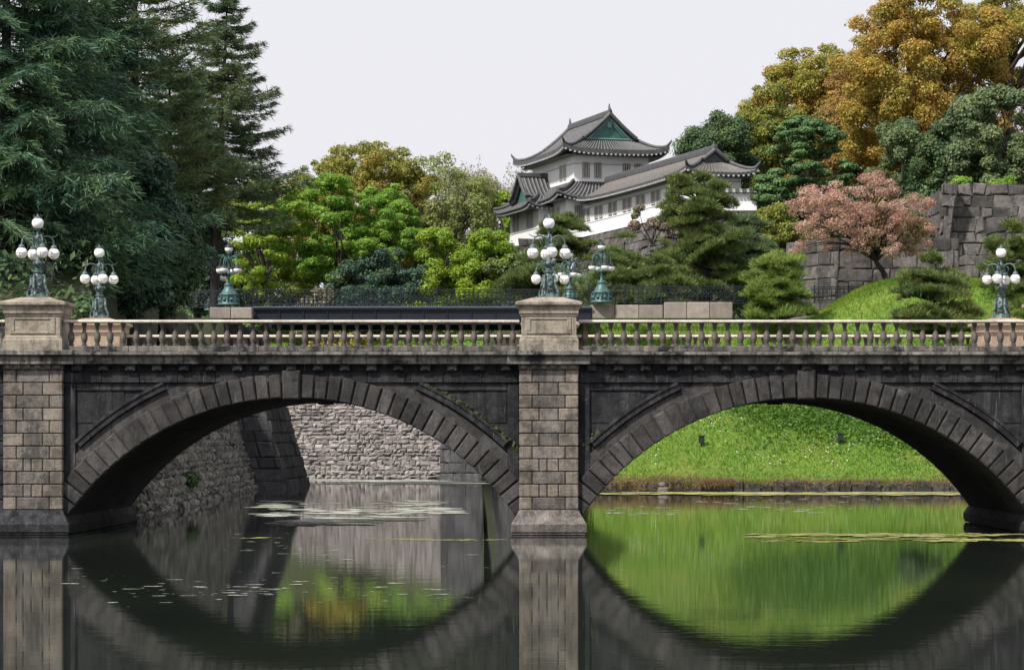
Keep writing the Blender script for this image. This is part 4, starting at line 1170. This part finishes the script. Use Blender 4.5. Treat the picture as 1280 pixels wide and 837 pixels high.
# gallery running from the keep towards the camera
gal = empty('castle_gallery', (CK.x, CK.y, 0), KA)
tag(gal, 'long white castle gallery with brown tiled roof and paired windows beside the keep', 'castle gallery')
GU0, GU1, GV0, GV1 = 1.004, 28.6, .55, 4.6
mb = MB(); mb.box(GU0, GU1, GV0, GV1, ZG, 23.75); 
for z in (22.0, 23.3): mb.box(GU0 + .003, GU1 + .02, GV0 - .02, GV1 + .02, z, z + .06, 1)
mb.build('wall', [M['plaster'], M['plasterline']], gal)
gr = irimoya(gal, GU0 + .8, GU1 + 1.2, GV0 - 1.0, GV1 + 1.0, 23.9, 25.75, 1.9, .34, .45, 80, [M['wingtile'], M['wingrib']], (0, 1), 1.35, .18, 'gabledim')
fish(gr, GU1 + 1.2 - 1.9, (GV0 + GV1) / 2, 26.05, .5)
gpx = (733, 748.5, 766, 784, 801, 820, 839)
for px in gpx:
    # solve for u on the gallery's left face at this photo column
    best = min((abs(700 + F * (CK.x + dA.x * u + dB.x * GV0) / (CK.y + dA.y * u + dB.y * GV0) - px), u) for u in [GU0 + i * .05 for i in range(560)])
    u = best[1]
    for k in (-.62, .62): window(gal, (u + k, GV0, 22.3), 0, .85, .95, -1)
# stone base under keep and gallery
mb = MB(); rg_ = random.Random(31)
def base_face(p0, p1, inward):
    p0, p1 = Vector(p0), Vector(p1)
    d = (p1 - p0); masonry(mb, O=(p0.x, p0.y, 12.0), U=d, Vv=Vector((inward[0] * .3, inward[1] * .3, 1)), W=d.length, H=9.25, rows=12, rng=rg_, wid=(.7, 1.5), prot=.12, jit=.15)
def kp(u, v): q = CK + dA * u + dB * v; return (q.x, q.y, 0)
inn = dB
base_face(kp(-LU - 1.5, -4.6), kp(1.0, -4.6), (dB.x, dB.y))
base_face(kp(1.0, -2.1), kp(GU1 + 1, -2.1), (dB.x, dB.y))
base_face(kp(1.0, -4.6), kp(1.0, -2.1), (-dA.x, -dA.y))
base_face(kp(GU1 + 1.5, -2.1), kp(GU1 + 1.5, 14), (-dA.x * .5, -dA.y * .5))
def flat(u, v): q = CK + dA * u + dB * v; return (q.x, q.y, ZG - .02)
mb.add([flat(-LU - 1.4, -2), flat(1, -2), flat(1, LV + 3), flat(-LU - 1.4, LV + 3)], [(0, 1, 2, 3)], 1)
mb.add([flat(1, .4), flat(GU1 + .5, .4), flat(GU1 + .5, LV + 6), flat(1, LV + 6)], [(0, 1, 2, 3)], 1)
tag(mb.build('stone_rampart', [M['wallgrey'], M['mortar']]), 'sloping grey stone rampart carrying the white castle', 'rampart')
# short plaster wall right of the gallery
sw_ = empty('plaster_wall', (0, 0, 0)); tag(sw_, 'short white plaster wall with tiled cap right of the gallery', 'wall')
a_, b_ = Vector((PXm(893, 206), 206, 0)), Vector((PXm(946, 206), 206.6, 0)); mb = MB()
mb.box(a_.x, b_.x, 206, 206.4, PZ(263, 206), PZ(241, 206)); mb.build('wall', [M['plaster']], sw_)
mb = MB()
for k in range(12):
    x0 = a_.x + (b_.x - a_.x) * k / 12; x1 = a_.x + (b_.x - a_.x) * (k + 1) / 12
    mb.extrude_x([(205.6, PZ(241, 206)), (206.2, PZ(235.5, 206)), (206.8, PZ(241, 206))][::-1], x0 + .03, x1 - .03, k % 2)
mb.build('cap', [M['tile'], M['tilerib']], sw_)
o = MB(); masonry(o, O=(a_.x - 1, 205.8, 15), U=(1, 0, 0), Vv=(0, .05, 1), W=5.5, H=5.75, rows=6, rng=rg_, wid=(.7, 1.4), prot=.1)
tag(o.build('stone_wall', [M['blockdark'], M['mortar']]), 'dark stone footing wall under the short white plaster wall', 'wall')

# ================================================================== TREES
def gz(x, y): return max(HT(x, y), 0)
def at(px, Y, z=None):
    x = PXm(px, Y); return (x, Y, gz(x, Y) if z is None else z)
def bt(name, label, px, py0, py1, Y, wpx, mat, seed, **kw):
    """broadleaf tree from the photo columns/rows its crown fills at distance Y"""
    s = F / Y; loc = at(px, Y); rz_ = (py1 - py0) / s / 2; zc = PZ((py0 + py1) / 2, Y) - loc[2]
    rx = wpx / s / 2
    return tree(name, label, loc, (rx, rx * kw.pop('dep', .9), rz_), zc, mat, seed, **kw)

# --- left conifers
conifer('cedar_tree', 'blue green cedar with drooping layered sprays at the far left', (PXm(8, 122), 122, 9), 22, 6.6, 'cedar', 1, z0=.12, levels=24, per=7, droop=.28, upturn=.1, hang=.55, twigs=22, need=14, ln=.42, wd=.07, fan=.5, tr=.42, shape=.6, irr=.25)
conifer('cedar_tree', 'cedar behind the left lamps between the blue cedar and the dark pine', (PXm(95, 134), 134, 9), 24, 5.6, 'cedar', 2, z0=.15, levels=24, per=7, droop=.25, upturn=.12, hang=.45, twigs=20, need=13, ln=.42, wd=.07, fan=.5, tr=.42, shape=.7, irr=.3)
conifer('pine_tree', 'tall dark green pine with heavy level boughs running out of the top', (PXm(168, 143), 143, 9.5), 23.4, 5.2, 'darkpine', 3, z0=.34, levels=16, per=6, droop=.05, upturn=.22, twigs=18, need=13, ln=.42, wd=.06, fan=.45, tr=.45, shape=.8, irr=.35)
conifer('pine_tree', 'dark pine with open boughs left of the pointed fir', (PXm(212, 150), 150, 9.5), 14.6, 3.6, 'darkpine', 13, z0=.45, levels=13, per=6, droop=.05, upturn=.25, twigs=18, need=14, ln=.4, wd=.06, fan=.5, tr=.4, shape=.6, irr=.35)
conifer('fir_tree', 'slender pointed fir with ragged side boughs against the white sky', (PXm(266, 175), 175, 10.4), 22.6, 4.9, 'fir', 4, z0=.33, levels=26, per=7, droop=.16, upturn=.2, twigs=16, need=12, ln=.36, wd=.055, fan=.36, tr=.36, shape=.82, lean=1.0, irr=.36, hang=.25)
# dark understorey on the left
for i, (px, py0, py1, Y, w_, mat, lb) in enumerate([
    (25, 225, 405, 126, 170, 'blue', 'bluish evergreen at the far left behind the front lamp'),
    (100, 215, 412, 132, 140, 'dark', 'dark evergreen behind the second lamp from the left'),
    (165, 190, 412, 128, 130, 'blue', 'bluish evergreen mass right of the left lamps'),
    (205, 235, 410, 138, 92, 'dark', 'dark rounded evergreen under the pointed fir'),
    (246, 262, 402, 178, 74, 'blue', 'narrow bluish evergreen left of the globe lamp on the iron bridge')]):
    bt('evergreen_tree', lb, px, py0, py1, Y, w_, mat, 40 + i, nclump=110, rc=.75, nleaf=42000, ln=.22, low=-.95, limbs=8, inner=.25, bark='barkdark', group='evergreens under the left conifers')
for i, (px, Y, rx, rz_, lb) in enumerate([(142, 112, 2.4, 1.1, 'low dark shrub behind the balustrade right of the rear left lamp'), (178, 122, 2.6, 1.3, 'dark shrub behind the balustrade below the pine'), (60, 112, 2.4, 1.1, 'dark shrub behind the balustrade between the two left lamps')]):
    shrub('shrub', lb, at(px, Y), (rx, 2.0, rz_), 'dark', 60 + i, 9000, .2)
# --- trees in the middle
bt('camphor_tree', 'dome shaped tree tinged with bronze behind the bright maples', 450, 178, 385, 240, 228, 'dome', 71, nclump=340, rc=.85, nleaf=95000, ln=.24, tr=.5, ragged=.0, low=-.6)
bt('maple_tree', 'yellow green maple right of the left globe lamps', 332, 216, 400, 220, 172, 'maple', 72, nclump=130, rc=.8, nleaf=46000, ln=.23, flat=.5, low=-.95)
bt('maple_tree', 'bright fresh green maple in front of the bronze dome', 425, 214, 388, 222, 162, 'green', 73, nclump=120, rc=.8, nleaf=44000, ln=.23, flat=.55, low=-.9)
bt('maple_tree', 'bright green tree with pale tips right of the fresh green maple', 478, 224, 384, 224, 122, 'green', 74, nclump=90, rc=.75, nleaf=32000, ln=.23, flat=.55)
bt('evergreen_tree', 'dark blue green evergreen in the gap below the bronze dome', 500, 292, 405, 219, 62, 'blue', 75, nclump=80, rc=.75, nleaf=30000, ln=.22, low=-.95, bark='barkdark')
bt('evergreen_tree', 'dark evergreen in the shade below the bright green maple', 452, 322, 405, 218, 84, 'blue', 76, nclump=80, rc=.75, nleaf=28000, ln=.2, low=-.95, bark='barkdark')
bt('maple_tree', 'yellow green tree left of the paired lime trees', 552, 284, 400, 220, 74, 'lime', 77, nclump=80, rc=.7, nleaf=28000, ln=.22, low=-.95)
bt('maple_tree', 'lime green tree beside the foot of the castle keep', 606, 288, 400, 221, 92, 'lime', 78, nclump=90, rc=.7, nleaf=32000, ln=.22, low=-.95)
for i, (px, py0, w_, lb) in enumerate([(275, 262, 110, 'dark tree far behind the left globe lamps'), (370, 255, 120, 'dark tree far behind the yellow green maple'), (470, 262, 130, 'dark tree far behind the bronze dome'), (565, 290, 110, 'dark tree far behind the lime trees'), (640, 300, 90, 'dark tree at the left foot of the castle rampart')]):
    bt('evergreen_tree', lb, px, py0, 412, 252 if i < 4 else 226, w_, 'dark', 400 + i, nclump=90, rc=1.0, nleaf=26000, ln=.28, low=-.98, bark='barkdark', group='dark trees closing the view behind the maples')
bt('budding_tree', 'half bare tree with light green buds behind the lime trees', 562, 188, 372, 238, 132, 'sparse', 79, nclump=150, rc=.95, nleaf=22000, ln=.24, bark='bargrey', tr=.4, limbs=70, low=-.9)
bt('budding_tree', 'second half bare budding tree nearest the bronze dome', 528, 212, 360, 246, 80, 'sparse', 179, nclump=90, rc=.95, nleaf=12000, ln=.24, bark='bargrey', tr=.35, limbs=50, low=-.9)
twig_tree('bare_tree', 'grey bare tree just left of the castle keep', (PXm(596, 262), 262, 14), 17.6, 6.0, 'grey', 80, nleaf=22000, ln=.2, low=.25, tr=.16)
bt('maple_tree', 'small yellow green tree by the lower roof of the keep', 628, 222, 320, 255, 54, 'lime', 81, nclump=40, rc=.7, nleaf=11000, ln=.24)
for i, (px, Y, rx, rz_, mat, lb) in enumerate([(395, 218, 2.6, 3.3, 'grey', 'greyish shrub behind the iron railing under the maples'), (300, 218, 2.8, 3.0, 'dark', 'dark shrub behind the iron railing near the left globe lamps'),
        (525, 218, 2.2, 2.9, 'lime', 'light green shrub behind the iron railing'), (585, 218, 2.6, 2.9, 'lime', 'lime shrub behind the iron railing under the lime trees'), (465, 218, 2.6, 3.2, 'blue', 'dark bluish shrub behind the middle of the iron railing'),
        (358, 226, 3.0, 3.4, 'maple', 'yellow green shrub behind the railing under the first maple'), (395, 236, 3.4, 4.2, 'dark', 'dark shrub deep behind the maples'), (640, 218, 2.6, 3.4, 'pine', 'green shrub behind the railing left of the middle lamp')]):
    shrub('shrub', lb, at(px, Y), (rx, 1.6, rz_), mat, 90 + i, 12000, .2, 34)
shrub('shrub', 'bronze shrub on the grass slope above the sunlit wall', (PXm(425, 211), 211, 8.6), (2.1, 1.8, 1.9), 'amber', 99, 8000, .22)
# --- pines below the castle
def pt(label, px, ytop, ybase, Y, spread_px, seed, **kw):
    s = F / Y; x = PXm(px, Y); z0 = PZ(ybase, Y)
    return pine('pine_tree', label, (x, Y, z0), (ybase - ytop) / s, spread_px / s, kw.pop('mat', 'pine'), seed, **kw)
pt('small pine growing against the foot of the castle keep', 705, 268, 345, 214, 36, 1, tiers=6, per=5, padr=.33, base=.4)
pt('low broad pine left of the middle lamp', 668, 322, 385, 190, 42, 2, tiers=4, per=5, padr=.42, base=.3)
pt('pine with broad pads below the gallery wall', 778, 296, 384, 198, 40, 3, tiers=6, per=6, padr=.3, base=.25)
pt('light tipped pine behind the kerb right of the verdigris lamp', 768, 326, 386, 182, 36, 4, tiers=6, per=6, padr=.33, base=.25)
pt('spreading pine behind the taller kerb blocks', 830, 322, 388, 180, 38, 5, tiers=6, per=6, padr=.33, base=.25)
pt('tallest pine with tiered pads standing before the gallery end', 882, 206, 388, 184, 52, 6, tiers=11, per=6, padr=.27, base=.22, tr=.42, lean=(-.4, 0), top=.6)
pt('dark pine right of the tallest pine', 935, 264, 386, 190, 42, 7, tiers=9, per=6, padr=.28, base=.2, mat='darkpine')
pt('pine under the right end of the gallery', 832, 292, 384, 192, 34, 17, tiers=6, per=5, padr=.32, base=.3)
pt('small pale green pine at the top of the grass bank', 972, 312, 400, 168, 42, 8, tiers=8, per=7, padr=.29, base=.2, mat='palepine', tr=.16)
pt('dark bushy pine on the grass mound', 1168, 324, 408, 161, 50, 9, tiers=7, per=8, padr=.3, base=.05, mat='pine')
pt('pine behind the right lamp', 1262, 284, 408, 170, 42, 10, tiers=9, per=7, padr=.28, base=.1, mat='pine')
shrub('shrub', 'dry pinkish brush on the bank under the gallery', (PXm(815, 205), 205, PZ(300, 205)), (2.5, 1.2, 1.7), 'pinkbrush', 120, 9000, .14)
# --- right hillside
bt('evergreen_tree', 'dark round evergreen behind the right end of the gallery', 897, 130, 290, 219, 104, 'dark', 130, nclump=150, rc=.9, nleaf=40000, ln=.24, bark='barkdark', low=-.95)
bt('evergreen_tree', 'dark evergreen between the gallery and the olive tree', 925, 175, 310, 232, 80, 'dark', 131, nclump=90, rc=.85, nleaf=30000, ln=.24, bark='barkdark', low=-.95)
bt('olive_green_tree', 'olive green tree left of the amber crowns', 962, 112, 300, 226, 100, 'olive', 132, nclump=140, rc=.85, nleaf=50000, ln=.23, low=-.95)
bt('amber_tree', 'golden olive tree with amber tips left of the great orange tree', 1010, 50, 290, 236, 165, 'amber', 133, nclump=210, rc=1.0, nleaf=80000, ln=.24, tr=.5, low=-.9, ragged=.15)
bt('rust_tree', 'rust red tree between the golden and the orange crowns', 1070, 62, 270, 226, 120, 'rust', 134, nclump=130, rc=.9, nleaf=50000, ln=.23, low=-.95)
bt('orange_tree', 'great orange tree filling the upper right corner', 1155, -50, 270, 217, 205, 'orange', 135, nclump=300, rc=1.1, nleaf=115000, ln=.24, tr=.6, limbs=22, low=-.9, ragged=.18)
bt('orange_tree', 'open topped golden tree with dark boughs at the right edge', 1262, -40, 160, 222, 170, 'amber', 136, nclump=90, rc=.9, nleaf=36000, ln=.24, tr=.5, limbs=44, inner=.65)
bt('layered_tree', 'deep green tree with layered leaves above the cherry', 1012, 148, 320, 206, 130, 'layer', 137, nclump=150, rc=.8, nleaf=56000, ln=.25, flat=.4, low=-.95)
bt('evergreen_tree', 'mid green tree between the cherry and the tall castle wall', 1135, 155, 330, 209, 135, 'broad', 138, nclump=140, rc=.85, nleaf=52000, ln=.23, low=-.95)
bt('evergreen_tree', 'broad dark green tree above the tall castle wall', 1250, 105, 270, 200, 150, 'broad', 139, nclump=150, rc=.85, nleaf=60000, ln=.27, low=-.95)
bt('evergreen_tree', 'shaded evergreen on top of the castle wall left of the broad tree', 1188, 160, 270, 205, 90, 'dark', 140, nclump=90, rc=.8, nleaf=32000, ln=.24, low=-.95, bark='barkdark')
bt('yellow_green_tree', 'small yellow green tree between the pines and the cherry', 975, 255, 360, 197, 76, 'olive', 141, nclump=70, rc=.7, nleaf=26000, ln=.2, low=-.95)
bt('orange_tree', 'muted ochre tree low between the rust tree and the great orange tree', 1112, 95, 285, 222, 110, 'orange', 145, nclump=130, rc=.85, nleaf=46000, ln=.23, low=-.95)
bt('amber_tree', 'ochre tree at the far right behind the broad dark green tree', 1290, 60, 250, 228, 120, 'amber', 146, nclump=110, rc=.9, nleaf=36000, ln=.24, low=-.95)
bt('evergreen_tree', 'dark evergreen filling the shade behind the cherry tree', 1075, 225, 340, 212, 110, 'dark', 144, nclump=90, rc=.8, nleaf=30000, ln=.24, low=-.95, bark='barkdark')
shrub('shrub', 'bright green shrub on top of the tall castle wall', (PXm(1232, 190), 190, 20.6), (2.4, 1.2, .9), 'green', 142, 8000, .2)
shrub('shrub', 'trailing green shrub at the corner of the tall castle wall', (PXm(1150, 190), 190, 15.5), (1.3, 1.4, 2.6), 'dark', 143, 9000, .18)
# cherry: wide low crown on leaning stems
ch = tree('cherry_tree', 'pink blossoming cherry tree before the low castle wall', at(1113, 176), (4.9, 3.4, 3.3), PZ(282, 176) - at(1113, 176)[2], 'cherry', 150, nclump=170, rc=.55, nleaf=26000, ln=.13, tr=.2, limbs=60, lean=(-2.1, 0), low=-.6, inner=.3, bark='barkdark', flat=.7)
rg2 = np.random.default_rng(151); V, cc_, _ = broad_crown(152, (2.4, 2.4, 2.0), 36, .7, 2600, .17)
np_mesh('young_leaves', V + np.array([-.2, 0, PZ(292, 176) - at(1113, 176)[2]]), 4, L['cherrygreen'], ch)
# shrub on the right slope seen through the right arch
shrub('shrub', 'dark rounded shrub on the grass bank at the right side of the right arch', at(1148, 158), (1.3, 1.0, 1.05), 'dark', 160, 5000, .15)
shrub('shrub', 'low dark shrub along the top of the grass mound', at(1205, 163), (1.6, 1.2, .8), 'dark', 161, 5000, .18)
# undergrowth that closes the gaps between the trees
rg3 = np.random.default_rng(200); n = 110000
ux = -70 + 130 * rg3.random(n); uy = 188 + 100 * rg3.random(n) ** 1.3
ux = np.concatenate([ux, -60 + 42 * rg3.random(45000)]); uy = np.concatenate([uy, 103 + 60 * rg3.random(45000)])
ok = [(HT(a, b) > 9.5 or (b < 165 and HT(a, b) > 5.4 and a < xL(b) - 3.5)) for a, b in zip(ux, uy)]; ux, uy = ux[ok], uy[ok]
hz = np.array([HT(a, b) for a, b in zip(ux, uy)])
hz = hz + (rg3.random(len(hz)) ** 1.3) * (1.6 + 1.4 * np.sin(ux * .7) * np.cos(uy * .5))
C = np.stack([ux, uy, hz], 1)
tag(np_mesh('undergrowth', leaves(rg3, C, nrm(rg3.normal(size=C.shape) + np.array([0, -.3, .8])), .34, .2), 4, L['dark']), 'dark undergrowth between the trees on the hill', 'undergrowth', kind='stuff')

# ================================================================== GRASS, FLOWERS, REEDS
rg4 = np.random.default_rng(300)
def scatter(x0, x1, y0, y1, n, cond=None):
    x = x0 + (x1 - x0) * rg4.random(n); y = y0 + (y1 - y0) * rg4.random(n)
    z = np.array([HT(a, b) for a, b in zip(x, y)])
    k = z > .3
    if cond is not None: k &= cond(x, y)
    return np.stack([x, y, z], 1)[k]
C = np.concatenate([scatter(1, 30, 153.5, 178, 110000), scatter(-26, -8, 207, 222, 16000)])
D = np.stack([rg4.normal(size=len(C)) * .5, rg4.normal(size=len(C)) * .5 - .2, .9 + 0 * C[:, 0]], 1)
tag(np_mesh('grass', blades(rg4, C - np.array([0, 0, .03]), D, .2, .045), 4, L['grass']), 'short bright green grass on the moat banks', 'grass', kind='stuff')
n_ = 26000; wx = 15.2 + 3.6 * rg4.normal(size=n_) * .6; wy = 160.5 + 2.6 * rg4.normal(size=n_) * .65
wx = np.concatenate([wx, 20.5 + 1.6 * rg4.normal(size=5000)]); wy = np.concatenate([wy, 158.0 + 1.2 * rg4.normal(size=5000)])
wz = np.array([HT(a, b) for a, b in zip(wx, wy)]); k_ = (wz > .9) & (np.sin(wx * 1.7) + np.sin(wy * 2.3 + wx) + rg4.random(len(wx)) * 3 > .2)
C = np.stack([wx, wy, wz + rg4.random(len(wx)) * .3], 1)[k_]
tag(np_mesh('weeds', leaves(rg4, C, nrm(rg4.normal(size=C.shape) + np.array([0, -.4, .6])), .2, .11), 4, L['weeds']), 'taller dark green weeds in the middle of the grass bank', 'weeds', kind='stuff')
def patchy(x, y): return (np.sin(x * 1.1 + y * .5) + np.sin(x * .47 - y * 1.3 + 2) + rg4.random(len(x)) * 1.2) > .9
C = scatter(2, 24, 154.2, 164, 1700, patchy) + np.array([0, 0, .17])
tag(np_mesh('flowers', leaves(rg4, C, nrm(rg4.normal(size=C.shape) * .5 + np.array([0, -.6, .8])), .075, .075), 4, L['flower']), 'small white wild flowers scattered in the grass bank', 'flowers', kind='stuff')
x = np.concatenate([1 + 9 * rg4.random(5200), 8 + 24 * rg4.random(6000)]); n = len(x)
y = 152.45 + rg4.random(n) * 1.1; z = np.where(x < 8, .05 + .75 * rg4.random(n), .34 + .32 * rg4.random(n))
C = np.stack([x, y, z], 1); D = np.stack([rg4.normal(size=n) * .5, -.5 + rg4.normal(size=n) * .4, .55 + rg4.normal(size=n) * .6], 1)
tag(np_mesh('reeds', blades(rg4, C, D, .34, .03), 4, L['dry']), 'dry brown reeds hanging over the stone edging of the bank', 'reeds', kind='stuff')
# black ground floodlights on the bank
def flood():
    r = empty('ground_light', (0, 0, 0)); mb = MB()
    mb.tube([(0, 0, -.2), (0, 0, .25)], .03, 6); mb.build('stake', [M['globecap']], r)
    mb = MB(); mb.box(-.16, .16, -.14, .14, .2, .62, 0, .04); mb.box(-.19, .19, -.18, .16, .6, .67, 0, .02); mb.build('housing', [M['globecap']], r)
    return r
fl0 = flood()
for i, (px, Y, lb) in enumerate([(877, 156.2, 'small black ground light on the left part of the grass bank'), (1051, 156.4, 'small black ground light below the dark weedy part of the grass bank')]):
    o = fl0 if i == 0 else copy_tree(fl0); o.location = at(px, Y); tag(o, lb, 'ground light', 'ground lights on the grass bank')

# ================================================================== FLOATING FILM ON THE WATER
def film(name, label, px0, px1, py0, py1, n, mat, seed, sx=(.4, 2.2), asp=.25):
    rr = random.Random(seed); mb = MB()
    cl = [(px0 + (px1 - px0) * rr.random(), py0 + (py1 - py0) * rr.random()) for _ in range(max(4, n // 7))]
    for _ in range(n * 4):
        q = cl[int(rr.random() * len(cl))]
        px, py = q[0] + rr.gauss(0, 1) * (px1 - px0) * .09, min(max(q[1] + rr.gauss(0, 1) * (py1 - py0) * .07, py0), py1)
        if not px0 - 3 < px < px1 + 3: continue
        Y = F * HC / (py - VY); x = PXm(px, Y); a = (sx[0] + (sx[1] - sx[0]) * rr.random() ** 3) * .55; k = 18
        b = a * asp * (.6 + rr.random()) * 2.2
        ph = [rr.random() * 6.28 for _ in range(4)]
        z = .005 + .00004 * _
        pts = []
        for i in range(k):
            t = 2 * pi * i / k; r_ = 1 + .35 * math.sin(2 * t + ph[0]) + .25 * math.sin(3 * t + ph[1]) + .2 * math.sin(5 * t + ph[2]) + .15 * math.sin(7 * t + ph[3])
            pts.append((x + a * math.cos(t) * r_, Y + b * math.sin(t) * r_, z))
        mb.add(pts, [tuple(range(k))], 0)
    tag(mb.build(name, [mat]), label, 'floating film', kind='stuff')
film('algae_film', 'pale pollen streaks floating under the left arch', 335, 565, 626, 657, 100, M['pollen'], 1, (.15, 1.6), .35)
film('algae_film', 'thin pale scum line at the foot of the sunlit wall', 365, 600, 599, 605, 110, M['pollen'], 2, (.4, 2), .6)
film('algae_film', 'yellow scum strip along the foot of the grass bank', 745, 1215, 612.6, 618.2, 260, M['algae'], 3, (.3, 2.0), .6)
film('algae_film', 'yellow green algae ribbon in front of the right arch', 930, 1300, 667, 677, 130, M['algae'], 4, (.06, .8), .4)
film('algae_film', 'yellow green algae ribbon left of the middle pier', 290, 640, 669, 675, 34, M['algae'], 5, (.05, .45), .3)
film('algae_film', 'scattered pale flecks on the dark water', 60, 640, 655, 760, 60, M['pollen'], 6, (.03, .28), .2)
film('algae_film', 'scattered pale flecks on the green water under the right arch', 760, 1215, 620, 660, 40, M['pollen'], 7, (.08, .6), .3)

# a bird far up in the pale sky
mb = MB(); c = P(1100, 36, 190)
mb.tube([(-.22, 0, -.02), (-.1, 0, 0), (.05, 0, .01), (.16, 0, .03), (.24, 0, .03)], [.015, .05, .06, .045, .012], 7)
for sd in (-1, 1):
    mb.add([(.1, sd * .04, .03), (-.06, sd * .04, .02), (-.08, sd * .2, .12), (-.1, sd * .36, .06), (.0, sd * .36, .07), (.1, sd * .2, .13)], [(0, 1, 2, 5), (5, 2, 3, 4)])
b = mb.build('bird', [M['globecap']]); b.location = c; b.rotation_euler = (0, 0, .5)
tag(b, 'small dark bird flying in the pale sky left of the great orange tree', 'bird')
